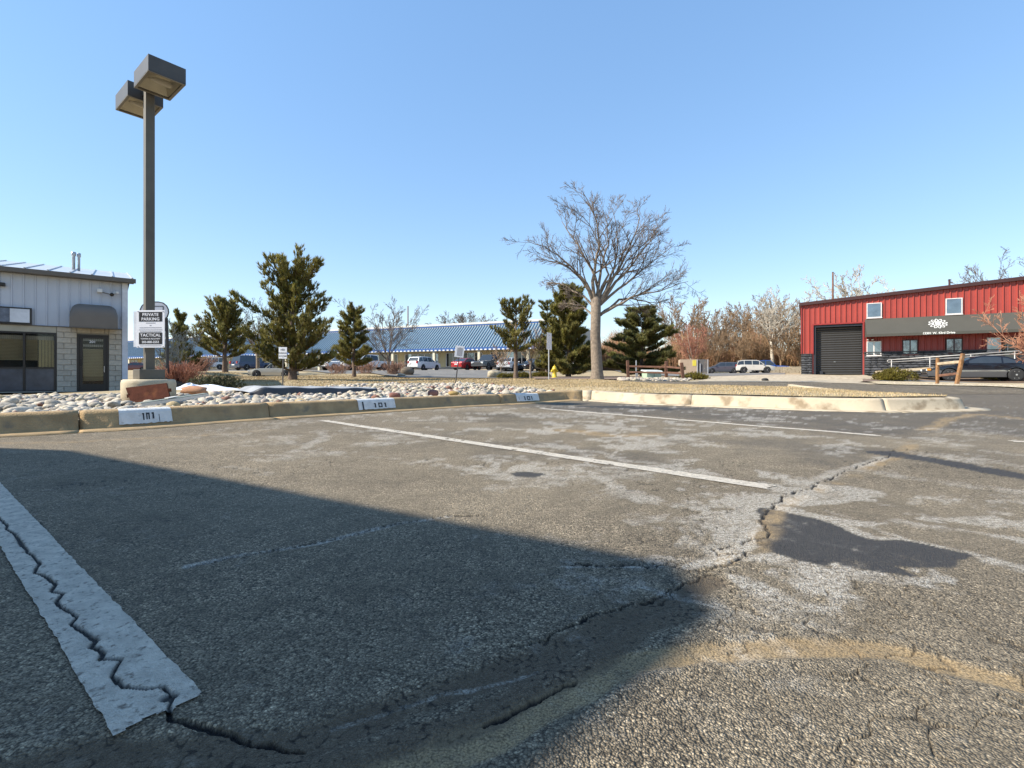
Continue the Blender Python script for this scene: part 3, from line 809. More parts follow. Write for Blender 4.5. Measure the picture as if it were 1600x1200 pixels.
# ================================================================ LAMP POST
M_bronze = mat('bronze_paint', (.060, .054, .046), .45, .0, var=.2, vs=3, spec=.5)
M_polepaint = mat('pole_paint', (.105, .092, .07), .55, 0, var=.18, vs=2.5)
M_lens = mat('lamp_lens', (.30, .27, .20), .18, var=.2, vs=6)
M_refl = mat('lamp_reflector', (.5, .47, .38), .3, .7, var=.15)
M_basec = mat('lamp_base_concrete', (.50, .42, .29), .85, var=.14, vs=4, bump=.3, bs=60, blotch=((.38, .3, .19), 5, .6))
lamp_z = .09
lamp = thing('lamp_post', 'tall bronze twin-head parking lamp post on round concrete base', 'lamp post', (LAMP[0], LAMP[1], lamp_z))
pr = [(.30, -.15), (.35, -.15), (.355, .30), (.347, .345), (.325, .362), (.0, .366)]
MB().lathe(pr[1:], 40).build('concrete_base', M_basec, lamp, smooth=True)
HA = R(-39)                                              # direction of the two arms
Mp = Matrix.Rotation(HA, 3, 'Z')
MB().box((0, 0, .366 + .075), (.335, .335, .15), Mp).build('base_cover', M_polepaint, lamp, bevel=.008)
MB().box((0, 0, (.5 + 4.95) / 2), (.122, .122, 4.45), Mp).build('pole', M_polepaint, lamp, bevel=.006)
def lamp_head(cx, cy, z0, ang):
    Mh = Matrix.Rotation(ang, 3, 'Z'); c = Vector((cx, cy, 0))
    W, D, HH = .68, .47, .235
    hd = MB()
    # housing: five outer faces plus a lip round the open underside
    def pt(x, y, z): return tuple(Mh @ Vector((x, y, z)) + c)
    w, d = W / 2, D / 2
    hd.add([pt(-w, -d, z0), pt(w, -d, z0), pt(w, d, z0), pt(-w, d, z0), pt(-w, -d, z0 + HH), pt(w, -d, z0 + HH), pt(w, d, z0 + HH), pt(-w, d, z0 + HH)],
           [(0, 1, 5, 4), (1, 2, 6, 5), (2, 3, 7, 6), (3, 0, 4, 7), (4, 5, 6, 7)])
    o = hd.build('lamp_head', M_bronze, lamp)
    fr_ = MB(); t = .035
    for a, b, c_, d_ in ((-w, w, -d, -d + t), (-w, w, d - t, d), (-w, -w + t, -d + t, d - t), (w - t, w, -d + t, d - t)):
        vs = [pt(a, c_, z0 - .004), pt(b, c_, z0 - .004), pt(b, d_, z0 - .004), pt(a, d_, z0 - .004), pt(a, c_, z0 + .016), pt(b, c_, z0 + .016), pt(b, d_, z0 + .016), pt(a, d_, z0 + .016)]
        fr_.add(vs, [(0, 3, 2, 1), (4, 5, 6, 7), (0, 1, 5, 4), (1, 2, 6, 5), (2, 3, 7, 6), (3, 0, 4, 7)])
    fr_.build('lens_frame', mat('lens_frame', (.16, .14, .105), .5), o)
    rf = MB()
    a = [pt(x, y, z0 + .03) for x, y in ((-w + t, -d + t), (w - t, -d + t), (w - t, d - t), (-w + t, d - t))]
    b = [pt(x, y, z0 + .17) for x, y in ((-w * .55, -d * .55), (w * .55, -d * .55), (w * .55, d * .55), (-w * .55, d * .55))]
    rf.add(a + b, [(0, 4, 5, 1), (1, 5, 6, 2), (2, 6, 7, 3), (3, 7, 4, 0), (4, 7, 6, 5)])
    rf.build('reflector', M_refl, o)
    bl = MB(); bl.lathe([(.0, -.15), (.045, -.13), (.058, -.06), (.05, .03), (.03, .11), (.02, .15)], 12, Mh @ Matrix.Rotation(R(90), 3, 'X'), Vector(pt(0, .02, z0 + .085)))
    bl.build('bulb', mat('bulb_glass', (.55, .52, .45), .1), o, smooth=True)
    gl = MB(); gl.quad(pt(-w + t, -d + t, z0 + .012), pt(-w + t, d - t, z0 + .012), pt(w - t, d - t, z0 + .012), pt(w - t, -d + t, z0 + .012))
    g = bpy.data.materials.new('lens_glass'); g.use_nodes = True
    nb = g.node_tree.nodes['Principled BSDF']; nb.inputs['Base Color'].default_value = (.85, .8, .68, 1); nb.inputs['Transmission Weight'].default_value = .92; nb.inputs['Roughness'].default_value = .08; nb.inputs['IOR'].default_value = 1.05
    gl.build('lens', g, o)
    return o
# two heads on short arms, in line through the pole (front-right and back-left)
dirh = Vector((math.cos(HA), math.sin(HA)))
for s_ in (1, -1):
    zz = 4.76
    c = dirh * (.50 * s_)
    lamp_head(c.x, c.y, zz, HA)
    MB().bar((dirh.x * .055 * s_, dirh.y * .055 * s_, zz + .10), (dirh.x * .17 * s_, dirh.y * .17 * s_, zz + .10), .08, .11).build('arm', M_bronze, lamp)
MB().box((0, 0, 4.965), (.13, .13, .03), Mp).build('pole_cap', M_bronze, lamp)

# ---- tow-away sign in front of the pole, with a second board behind its left edge
M_sign = mat('sign_white', (.72, .72, .75), .45, var=.05)
M_signb = mat('sign_black', (.012, .012, .014), .4)
M_signg = mat('sign_grey_print', (.33, .33, .36), .5)
sgn_d = 7.68
sp = P(235.5, 514, sgn_d)
sign = thing('towing_sign', 'white and black private parking towing sign on the lamp pole', 'sign', sp, R(-3))
sw, sh = .45, .575
MB().bx(-sw / 2, sw / 2, -.003, .003, -sh / 2, sh / 2).build('board', M_sign, sign, bevel=.002)
MB().bx(-sw / 2 - .062, sw / 2 - .1, .012, .018, -sh / 2 + .012, sh / 2 - .012).build('rear_board', mat('sign_back', (.60, .62, .66), .5), sign)
MB().bx(-.185, .185, -.0055, -.0035, .115, .262).build('header_panel', M_signb, sign)
MB().bx(-.185, .185, -.0055, -.0035, -.235, -.055).build('footer_panel', M_signb, sign)
rx = (R(90), 0, 0)
text('lettering', 'PRIVATE', .064, M_sign, sign, (0, -.0065, .218), rx, .0012, .0005, xs=1.02, spacing=1.08)
text('lettering', 'PARKING', .064, M_sign, sign, (0, -.0065, .150), rx, .0012, .0005, xs=1.02, spacing=1.08)
text('lettering', 'TACTICAL', .062, M_sign, sign, (0, -.0065, -.097), rx, .0012, .0005, xs=1.08, spacing=1.05)
text('lettering', 'TOWING & RECOVERY', .031, M_sign, sign, (0, -.0065, -.152), rx, .0004, .0005, xs=.98)
text('lettering', '303-880-2552', .050, M_sign, sign, (0, -.0065, -.203), rx, .0009, .0005, xs=.98)
for z_, w_ in ((.092, .15), (.055, .03), (.02, .35), (-.013, .37), (-.04, .34)):
    pb = MB(); x_ = -w_ / 2; rr_ = random.Random(int(z_ * 1e4))
    while x_ < w_ / 2:
        l_ = rr_.uniform(.008, .03); pb.bx(x_, min(x_ + l_, w_ / 2), -.0052, -.0032, z_ - .006, z_ + .006); x_ += l_ + .006
    pb.build('small_print', M_signg, sign)
pb = MB().bx(-.17, .17, -.0052, -.0032, -.262, -.252).build('small_print', M_signg, sign)
for x_, z_ in ((-.2, .27), (.2, .27), (-.2, -.27), (.2, -.27)):
    MB().lathe([(.007, 0), (.007, .005), (.004, .008), (0, .008)], 8, Matrix.Rotation(R(90), 3, 'X'), (x_, -.003, z_)).build('bolt', M_signg, sign)
MB().bx(-.09, .09, .003, .012, .16, .185).build('mounting_strap', M_bronze, sign)
MB().bx(-.09, .09, .003, .012, -.185, -.16).build('mounting_strap', M_bronze, sign)

# ---- basketball hoop standing behind the lamp base
hd_ = 17.0
hp = G(261.5, 606)
hb = P(261.5, 592, hd_)
hoop = thing('basketball_hoop', 'portable basketball hoop with grey fan-shaped backboard behind lamp post', 'basketball hoop', (hb.x, hb.y, gz1(hb.x, hb.y)))
zt = P(0, 497, hd_).z - gz1(hb.x, hb.y)
M_dk = mat('dark_metal', (.02, .02, .022), .5)
MB().tube([(0, 0, 0), (0, 0, zt * .6), (-.02, -.02, zt)], .05, 10).build('pole', M_dk, hoop)
bx0, bz1, bz0 = P(230, 0, hd_).x - hb.x, P(0, 474, hd_).z - gz1(hb.x, hb.y), P(0, 503.5, hd_).z - gz1(hb.x, hb.y)
bx1 = P(274, 0, hd_).x - hb.x
mid_ = (bx0 + bx1) / 2; hw = (bx1 - bx0) / 2; hh = bz1 - bz0
prof = [(mid_ - hw * .55, bz0), (mid_ + hw * .55, bz0), (mid_ + hw * .9, bz0 + hh * .22), (mid_ + hw, bz0 + hh * .45), (mid_ + hw * .97, bz0 + hh * .62), (mid_ + hw * .85, bz0 + hh * .8), (mid_ + hw * .6, bz0 + hh * .95), (mid_ + hw * .3, bz1), (mid_ - hw * .3, bz1), (mid_ - hw * .6, bz0 + hh * .95), (mid_ - hw * .85, bz0 + hh * .8), (mid_ - hw * .97, bz0 + hh * .62), (mid_ - hw, bz0 + hh * .45), (mid_ - hw * .9, bz0 + hh * .22)]
bb = MB().prism(prof, -.34, -.30).build('backboard', mat('backboard_plastic', (.34, .37, .44), .4, var=.08), hoop)
rimb = MB()
for (a, b), (c_, d_) in zip(prof, prof[1:] + prof[:1]): rimb.bar((a, -.33, b), (c_, -.33, d_), .03, .03)
rimb.build('edge_trim', M_dk, bb)
tb = MB()
for a, b in (((mid_ - .3, bz0 + .12), (mid_ + .3, bz0 + .12)), ((mid_ + .3, bz0 + .12), (mid_ + .3, bz0 + .5)), ((mid_ - .3, bz0 + .12), (mid_ - .3, bz0 + .5)), ((mid_ - .3, bz0 + .5), (mid_ + .3, bz0 + .5))): tb.bar((a[0], -.345, a[1]), (b[0], -.345, b[1]), .02, .006)
tb.build('target_square', M_dk, bb)
MB().tube([(mid_ + .22 * math.cos(a), -.62 + .22 * math.sin(a), bz0 + .1) for a in np.linspace(0, 6.28, 20)], .01, 6).build('rim', mat('rim_orange', (.5, .12, .03), .5), hoop)
MB().bar((0, -.0, zt - .1), (mid_, -.3, bz0 + .4), .06).build('bracket', M_dk, hoop)
MB().bar((0, -.0, zt - .5), (mid_, -.3, bz0 + .2), .05).build('bracket', M_dk, hoop)
MB().box((0, .15, .1), (.8, 1.0, .2)).build('base_tank', M_dk, hoop, bevel=.05)

# ---- rusty plate leaning on the lamp base, pale metal rail, plastic cover, snow
M_rust = mat('rusty_steel', (.060, .020, .012), .9, 0, spec=.08, var=.3, vs=9, bump=.3, bs=60, blotch=((.12, .045, .02), 5, .56))
pl = thing('steel_plate', 'rusty brown steel plate leaning against the round lamp base', 'steel plate')
pd = 7.22
cs = [P(197, 606.5, pd + .1), P(261, 599, pd + .1), P(266, 621, pd - .06), P(206, 631, pd - .06)]
nrm = (cs[1] - cs[0]).cross(cs[3] - cs[0]).normalized() * .012
mb = MB(); mb.add([c + nrm for c in cs] + [c - nrm for c in cs], [(0, 1, 2, 3), (7, 6, 5, 4), (0, 4, 5, 1), (1, 5, 6, 2), (2, 6, 7, 3), (3, 7, 4, 0)])
mb.build('plate', M_rust, pl)
lo = MB(); q = (cs[1] + cs[2]) / 2; ax = (cs[1] - cs[0]).normalized()
lo.bar(q - ax * .01, q + ax * .035, .05, .02); lo.build('lug', M_rust, pl)
q2 = (cs[0] * .5 + cs[3] * .5); MB().bar(q2 + ax * .01, q2 - ax * .025, .05, .02).build('lug', M_rust, pl)
M_galv = mat('weathered_green_metal', (.22, .24, .20), .6, .2, var=.3, vs=12)
rail = thing('metal_rail', 'long pale green metal angle rail lying on the river stones', 'metal rail')
a0, a1 = RAIL
dr = (a1 - a0).normalized(); up = Vector((0, 0, 1)); sd_ = dr.cross(up).normalized()
def slab(mb, a, b, u, v):
    mb.add([a - u - v, a + u - v, a + u + v, a - u + v, b - u - v, b + u - v, b + u + v, b - u + v], [(0, 3, 2, 1), (4, 5, 6, 7), (0, 1, 5, 4), (1, 2, 6, 5), (2, 3, 7, 6), (3, 0, 4, 7)])
mb = MB(); slab(mb, a0, a1, sd_ * .045, up * .004); mb.build('flange', M_galv, rail)
mb = MB(); slab(mb, a0 + sd_ * .045 - up * .022, a1 + sd_ * .045 - up * .022, sd_ * .004, up * .018); mb.build('web', mat('pale_metal', (.55, .54, .5), .5, .2), rail)
sc_ = MB(); slab(sc_, a0.lerp(a1, .38) + up * .012, a0.lerp(a1, .52) + up * .016, sd_ * .03, up * .004); sc_.build('loose_strip', mat('pale_strip', (.62, .6, .56), .6), rail)

M_cover = mat('black_plastic', (.035, .038, .045), .45, var=.2, vs=4)
M_coverg = mat('grey_sheet', (.30, .30, .30), .6, var=.18, vs=2)
cov = thing('ground_cover', 'long low black plastic cover with grey top lying in the river rock', 'plastic cover')
c0, c1 = P(392, 614.0, 9.6), P(590, 611.5, 11.2)
dd_ = (c1 - c0); dd_.z = 0; Lc = dd_.length; dd_.normalize(); nn_ = Vector((-dd_.y, dd_.x, 0))
def covrow(off, z):
    out = []
    for t in np.linspace(0, 1, 40):
        e = sstep(0, .10, t)
        p = Vector((c0.x, c0.y, 0)) + dd_ * (Lc * t) + nn_ * (off + (.10 * (1 - e)))
        out.append((p.x, p.y, .06 + (z - .06) * (.55 + .45 * e) * (1 - .25 * t) + .008 * math.sin(t * 25)))
    return out
def strip(mb, rows):
    n = len(rows[0]); o = mb.add([v for r_ in rows for v in r_], [])
    for j in range(len(rows) - 1):
        for i in range(n - 1): mb.f.append((o + j * n + i, o + j * n + i + 1, o + (j + 1) * n + i + 1, o + (j + 1) * n + i)); mb.mi.append(mb.m)
mb = MB(); strip(mb, [covrow(0, .05), covrow(0, .25), covrow(.02, .28), covrow(.06, .29)]); strip(mb, [covrow(0, .05)[:2], covrow(.9, .05)[:2]])
mb.build('front_edge', M_cover, cov, smooth=True)
mb = MB(); strip(mb, [covrow(.06, .29), covrow(.5, .31), covrow(1.0, .31), covrow(1.6, .29), covrow(1.65, .05)]); mb.build('top_sheet', M_coverg, cov, smooth=True)
for t in (.12, .45, .78):
    p = Vector((c0.x, c0.y, 0)) + dd_ * (Lc * t); sm = MB(); z_ = .06 + .19 * (1 - .25 * t)
    sm.tube([(p.x, p.y, z_ + .01), (p.x + nn_.x * .5, p.y + nn_.y * .5, z_ + .035), (p.x + nn_.x * 1.5, p.y + nn_.y * 1.5, z_ + .04)], .012, 5); sm.build('seam', M_cover, cov)

def mound(name, px, py, d, w, l, h, m, label, cat, seed, rz=0):
    p = P(px, py, d)
    n1, n2 = 30, 14; mb = MB()
    vs = []
    rr_ = np.random.RandomState(seed)
    for j in range(n2):
        r_ = j / (n2 - 1)
        for i in range(n1):
            a = 2 * math.pi * i / n1
            e = 1 + .25 * math.sin(2 * a + seed) + .12 * math.sin(5 * a + seed * 2)
            vs.append((w / 2 * r_ * e * math.cos(a), l / 2 * r_ * e * math.sin(a), h * (1 - r_ ** 1.6) * (1 + .2 * math.sin(3 * a + 7 * r_)) - .03 * r_))
    mb.add(vs, [(j * n1 + i, (j + 1) * n1 + i, (j + 1) * n1 + (i + 1) % n1, j * n1 + (i + 1) % n1) for j in range(n2 - 1) for i in range(n1)])
    o = mb.build(name, m, None, smooth=True, loc=p, rot=(0, 0, rz)); return tag(o, label, cat)
M_snow = mat('old_snow', (.74, .77, .82), .6, var=.06, vs=6, bump=.4, bs=20, blotch=((.5, .47, .42), 9, .66))
mound('snow_patch', 325, 607.0, 12.6, 1.6, 1.3, .09, M_snow, 'patch of melting white snow in front of the clipped green shrub', 'snow', 3)
mound('snow_patch', 297, 605.5, 12.4, .6, .8, .10, M_snow, 'small strip of snow behind the salmon stone block', 'snow', 5)
# ================================================================ GREY BUILDING (left)
ang_l = R(39)
fl = Fac(199, 19.7, ang_l)
zl0 = -.09
gb = thing('commercial_building', 'grey metal and block building with door 201 at the left edge', 'building', (fl.o.x, fl.o.y, zl0), ang_l)
# local frame: x along the facade (negative = left), y into the building, z up from its floor
S = lambda px, off=0: fl.s(px, off)
Zl = lambda px, py, off=0: fl.z(px, py, off) - zl0
M_siding = mat('grey_siding', (.43, .46, .52), .5, .1, var=.07, vs=1.5, rand=.04)
M_trim = mat('brown_trim', (.10, .087, .072), .5, var=.1)
M_block = mat('split_block', (.42, .375, .305), .9, var=.14, vs=9, bump=.6, bs=45, rand=.10)
M_mortar = mat('mortar', (.33, .30, .25), .95, var=.1)
M_frame = mat('bronze_aluminium', (.022, .018, .016), .4, .2)
M_blind = mat('cream_blind', (.50, .44, .29), .7, var=.08, vs=3)
M_glass = glass_mat('dark_glass', (.015, .018, .022), .06)
M_lowpane = mat('tinted_panel', (.06, .065, .08), .25, var=.25, vs=2.5)
M_roofm = mat('galvalume_roof', (.52, .54, .55), .4, .3, var=.08, vs=.8)
xL = -30.0
z_band = Zl(145, 512.5); z_eave = Zl(100, 433.5)
wx1 = S(88); wx0 = S(-60)
# backing walls (facade split round the window and the door)
dx0, dx1 = S(120.5), S(169.8); dzt = Zl(145, 523)
wzt = Zl(60, 519); 
bk = MB()
bk.bx(wx1, dx0, .06, .25, -.2, z_band); bk.bx(dx1, 0, .06, .25, -.2, z_band); bk.bx(dx0, dx1, .06, .25, dzt, z_band)
bk.bx(xL, wx1, .06, .25, wzt, z_band); bk.bx(xL, wx0 - 1, .06, .25, -.2, wzt)
bk.build('backing_wall', M_mortar, gb)
bk = MB(); bk.bx(xL, 0, .05, .25, z_band, z_eave + .1); bk.build('upper_wall', M_siding, gb)
bk = MB(); bk.bx(-.25, -.02, .25, 14, -.2, z_eave); bk.bx(xL, xL + .2, .25, 14, -.2, z_eave); bk.bx(xL, 0, 14, 14.2, -.2, z_eave); bk.build('side_wall', M_siding, gb)
bk = MB(); bk.bx(xL, 0, .3, 14, -.22, -.02); bk.build('floor_slab', M_conc, gb)
# split-face blocks
bh = .203; rows = int(z_band / bh)
bme = {}
def block(x0, x1, z0, z1, par, m, depth=.075, y=0.0):
    key = (round(x1 - x0, 3), round(z1 - z0, 3))
    if key not in bme:
        mb = MB(); w, h = x1 - x0 - .008, z1 - z0 - .008
        g = .012
        mb.add([(0, 0, 0), (w, 0, 0), (w, 0, h), (0, 0, h), (g, -.012, g), (w - g, -.012, g), (w - g, -.012, h - g), (g, -.012, h - g), (0, depth, 0), (w, depth, 0), (w, depth, h), (0, depth, h)],
               [(4, 5, 6, 7), (0, 1, 5, 4), (1, 2, 6, 5), (2, 3, 7, 6), (3, 0, 4, 7), (0, 8, 9, 1), (1, 9, 10, 2), (2, 10, 11, 3), (3, 11, 8, 0)])
        me = mb.mesh('block'); me.materials.append(m); bme[key] = me
    return obj('block', bme[key], par, 0, (x0 + .004, y, z0 + .004))
for r_ in range(rows + 1):
    z0 = r_ * bh; z1 = min(z0 + bh, z_band - .005)
    if z1 - z0 < .05: continue
    for xa, xb, cond in ((wx1 + .01, dx0 - .005, True), (dx1 + .005, -.17, True), (dx0 - .005, dx1 + .005, z0 >= dzt - .02)):
        if not cond: continue
        x = xa + (0 if r_ % 2 else -.2)
        while x < xb - .03:
            a = max(x, xa); b = min(x + .4, xb)
            if b - a > .05: block(a, b, z0, z1, gb, M_block)
            x += .4
# beige lintel over the window
MB().bx(wx0 - 1, wx1, -.004, .06, wzt, z_band - .01).build('lintel', mat('lintel_beige', (.36, .33, .26), .8, var=.1), gb)
# siding panels
pw = .305
pm = MB()
prof_ = [(0, 0), (pw - .055, 0), (pw - .045, -.03), (pw - .012, -.03), (pw, 0)]
pts0 = [(x, y, 0) for x, y in prof_]; pts1 = [(x, y, 1) for x, y in prof_]; n_ = len(prof_)
pm.add(pts0 + pts1, [(i, i + 1, n_ + i + 1, n_ + i) for i in range(n_ - 1)])
pme = pm.mesh('siding_panel'); pme.materials.append(M_siding)
x = -.17 - pw
while x > -14:
    o = obj('siding_panel', pme, gb, 0, (x, .045, z_band)); o.scale = (1, 1, z_eave - z_band); x -= pw
MB().bx(xL, 0, -.03, .05, z_band - .03, z_band + .004).build('drip_trim', M_trim, gb)
MB().bx(-.165, .015, -.04, .3, -.05, z_eave).build('corner_trim', mat('pale_trim', (.55, .57, .62), .5), gb, bevel=.008)
# roof
zr = z_eave + .02
rf = MB(); D_, RZ = 6.6, 1.32
def rp(x, y): return (x, y, zr + .14 + RZ * (y + .25) / (D_ + .25))
rf.add([rp(xL, -.25), rp(.2, -.25), rp(.2, D_), rp(xL, D_), (xL, 2 * D_ + .3, zr + .1), (.2, 2 * D_ + .3, zr + .1)], [(0, 1, 2, 3), (3, 2, 5, 4)])
rf.add([rp(.1, -.2), rp(.1, D_), (.1, 2 * D_, zr + .1)], [(0, 1, 2)])
roof = rf.build('roof', M_roofm, gb)
sm = MB(); x = .15
while x > -14:
    sm.bar((x, -.25, zr + .165), (x, D_, zr + .165 + RZ), .03, .05); x -= .61
o = sm.build('roof_seams', M_roofm, roof)
MB().bx(xL, .26, -.34, -.25, zr - .04, zr + .13).build('gutter', M_trim, gb, bevel=.015)
MB().bx(xL, .2, -.25, .06, zr - .03, zr + .0).build('soffit', M_trim, gb)
for px_, w_ in ((115, .055), (123.3, .045)):
    d_ = 2.6; x_ = fl.s(px_, d_); zb_ = rp(x_, d_)[2]
    zt_ = Zl(px_, 394 if px_ < 120 else 396, d_)
    MB().lathe([(w_, zb_ - .2), (w_, zt_ - .16), (w_ * 1.45, zt_ - .15), (w_ * 1.45, zt_), (0, zt_ + .02)], 14, None, (x_, d_, 0)).build('flue_pipe', mat('galvanised_' + str(int(px_)), (.38, .39, .40), .4, .5), gb, smooth=True)
# storefront window
win = MB()
mx = S(39.5); sill = .02
for x_ in (wx1, mx, S(-18), S(-75)): win.bx(x_ - .06, x_, -.01, .08, sill, wzt)
for z_ in (sill, Zl(60, 576), wzt - .06): win.bx(wx0 - 1, wx1, -.008, .078, z_, z_ + .06)
wobj = win.build('storefront_window', M_frame, gb)
ztr = Zl(60, 576)
MB().bx(wx0 - 1, wx1, -.05, .12, -.1, sill).build('sill', M_trim, wobj)
for a, b in ((mx, wx1 - .06), (S(-18), mx - .06), (S(-75), S(-18) - .06)):
    gm = bpy.data.materials.get('window_glass')
    if not gm:
        gm = bpy.data.materials.new('window_glass'); gm.use_nodes = True; nb = gm.node_tree.nodes['Principled BSDF']
        nb.inputs['Base Color'].default_value = (.75, .75, .72, 1); nb.inputs['Transmission Weight'].default_value = 1; nb.inputs['Roughness'].default_value = .02; nb.inputs['IOR'].default_value = 1.3
    MB().bx(a + .004, b - .004, .03, .036, ztr + .06, wzt - .06).build('pane', gm, wobj)
    MB().bx(a + .004, b - .004, .02, .04, sill + .06, ztr).build('lower_panel', M_lowpane, wobj)
    bl = MB(); z_ = Zl(60, 563)
    zt_ = Zl(60, 532)
    xr_ = b - .45 if b > mx + .2 else b
    while z_ < zt_ - .01:
        bl.add([(a, .14, z_), (xr_, .14, z_), (xr_, .105, z_ + .042), (a, .105, z_ + .042)], [(0, 1, 2, 3)]); z_ += .05
    bl.build('blind', M_blind, wobj)
    vb = MB(); x_ = a
    while x_ < b - .03: vb.bx(x_, x_ + .045, .135, .15, zt_ + .03, zt_ + .17); x_ += .05
    vb.build('valance', mat('valance_grey_%d' % int(a * 10), (.40, .37, .29), .8), wobj)
    if b > mx + .2:
        vc = MB(); x_ = xr_ + .03
        while x_ < b - .02: vc.bx(x_, x_ + .07, .12, .135, Zl(60, 575), zt_ + .03); x_ += .085
        vc.build('curtain', mat('tan_curtain', (.42, .33, .15), .8), wobj)
MB().bx(wx0 - 1, wx1, 1.4, 1.5, 0, 2.5).build('room_back', mat('room_dark', (.05, .045, .04), .9), gb)
MB().bx(dx0 - .3, 0, 1.4, 1.5, 0, 2.5).build('room_back', bpy.data.materials['room_dark'], gb)
# door
db = MB(); t_ = .06
db.bx(dx0, dx0 + t_, -.01, .10, 0, dzt); db.bx(dx1 - t_, dx1, -.01, .10, 0, dzt); db.bx(dx0 + t_, dx1 - t_, -.008, .098, dzt - .06, dzt)
door = db.build('door_frame', M_frame, gb)
lf = MB(); a, b = dx0 + t_ + .008, dx1 - t_ - .008
lf.bx(a, a + .09, .01, .06, .03, dzt - .07); lf.bx(b - .09, b, .01, .06, .03, dzt - .07)
lf.bx(a + .09, b - .09, .012, .058, .03, .30); lf.bx(a + .09, b - .09, .012, .058, dzt - .14, dzt - .07)
leaf = lf.build('door', M_frame, gb)
MB().bx(a + .09, b - .09, .03, .036, .30, dzt - .14).build('glass', bpy.data.materials['window_glass'], leaf)
bl = MB(); z_ = .42
zt_ = Zl(145, 546)
while z_ < zt_: bl.add([(a + .1, .12, z_), (b - .1, .12, z_), (b - .1, .085, z_ + .05), (a + .1, .085, z_ + .05)], [(0, 1, 2, 3)]); z_ += .058
bl.build('blind', M_blind, leaf)
for pz in (531, 540): 
    z_ = Zl(145, pz); bl = MB(); x_ = a + .1
    while x_ < b - .12: bl.bx(x_, x_ + .05, .09, .11, z_ - .045, z_ + .045); x_ += .06
    bl.build('blind_head', mat('blind_head_%d' % pz, (.36, .35, .33), .7), leaf)
for px_, pz, hh_ in ((163, 577, .22), (126.3, 566.5, .28)):
    x_ = S(px_); z_ = Zl(px_, pz)
    hb_ = MB(); hb_.tube([(x_, .01, z_ - hh_ / 2), (x_, -.06, z_ - hh_ / 2), (x_, -.06, z_ + hh_ / 2), (x_, .01, z_ + hh_ / 2)], .014, 8); hb_.build('handle', M_frame if px_ < 140 else mat('handle_steel', (.5, .5, .48), .3, .6), leaf)
text('number', '201', .13, M_sign, leaf, (S(144.6), .024, Zl(144.6, 534.2)), (R(90), 0, 0), .003, .001)
MB().bx(dx0 - .1, dx1 + .1, -.25, .1, -.08, .0).build('threshold', M_conc, gb)
# bronze awning: barrel top with rounded ends
M_awn = mat('awning_bronze', (.135, .115, .095), .55, var=.1, vs=1.2)
ax0, ax1 = S(108.5, -.55), S(184, -.55)
az0, az1 = Zl(145, 512, -.5), Zl(145, 474.5, -.5)
def awn_sec(x, wz, dp):
    out = []
    for k in range(9):
        a = R(90) * k / 8; out.append((x, .02 - dp * (.15 + .85 * math.sin(a) ** .7) if k else .03, az0 + (wz) * (.45 + .55 * math.cos(a) ** .8 if k < 8 else .45)))
    out.append((x, .02 - dp, az0)); return out
rows_ = []
for k, u in enumerate(np.linspace(0, 1, 25)):
    e = min(u, 1 - u) * (ax1 - ax0); q = 1 - max(0, 1 - e / .28) ** 2
    rows_.append(awn_sec(ax0 + (ax1 - ax0) * u, (az1 - az0) * (.62 + .38 * math.sqrt(max(q, 0))), .62))
mb = MB(); strip(mb, rows_)
mb.add(rows_[0] + [(ax0, .03, az0)], [tuple(range(len(rows_[0]) + 1))]); mb.add(rows_[-1] + [(ax1, .03, az0)], [tuple(range(len(rows_[0]), -1, -1))])
awn = mb.build('awning', M_awn, gb, smooth=True)
wb_ = awn.modifiers.new('e', 'EDGE_SPLIT'); wb_.split_angle = R(50)
MB().bx(ax0 - .01, ax1 + .01, -.62, -.585, az0 - .035, az0 + .005).build('hem', M_trim, awn)
# fascia sign, wall lamp, camera
sx0, sx1, sz0, sz1 = S(-40), S(50), Zl(25, 506), Zl(25, 480.5)
sg = MB().bx(sx0, sx1, -.12, .01, sz0, sz1).build('sign_box', M_frame, gb)
MB().bx(S(16), sx1 - .05, -.125, -.118, sz0 + .05, sz1 - .05).build('sign_face', mat('blank_sign_white', (.58, .60, .64), .4), sg)
MB().bx(sx0 + .05, S(15.3), -.125, -.118, sz0 + .05, sz1 - .05).build('sign_panel', mat('sign_slate', (.10, .115, .15), .4, var=.4, vs=6), sg)
wl = MB(); x_ = S(4); z_ = Zl(4, 445); wl.box((x_, -.1, z_), (.16, .2, .12)); wl.build('wall_lamp', M_frame, gb, bevel=.02)
x_, z_ = S(156), Zl(156, 455)
fx = MB().box((x_, -.1, z_), (.16, .2, .14)).build('flood_lamp', mat('fixture_white', (.62, .62, .60), .5), gb, bevel=.02)
MB().bar((x_ + .05, -.15, z_ - .05), (x_ + .32, -.22, z_ - .12), .04).build('lamp_arm', M_trim, fx)
MB().lathe([(.0, 0), (.06, .01), (.07, .1), (.04, .12)], 10, Matrix.Rotation(R(110), 3, 'X'), (x_ + .36, -.2, z_ - .1)).build('lamp_bulb', M_frame, fx)
x_, z_ = S(181), Zl(181, 459)
cm = MB().box((x_, -.14, z_ + .02), (.09, .24, .09), Matrix.Rotation(R(25), 3, 'Z')).build('security_camera', bpy.data.materials['fixture_white'], gb, bevel=.015)
MB().bar((x_, 0, z_ + .1), (x_, -.12, z_ + .04), .03).build('camera_mount', M_trim, cm)
sheet('left_walk', [fl.w(-16, -.05), fl.w(.3, -.05), fl.w(.3, -1.6), fl.w(-16, -1.6)], M_conc, .02, 1.0)

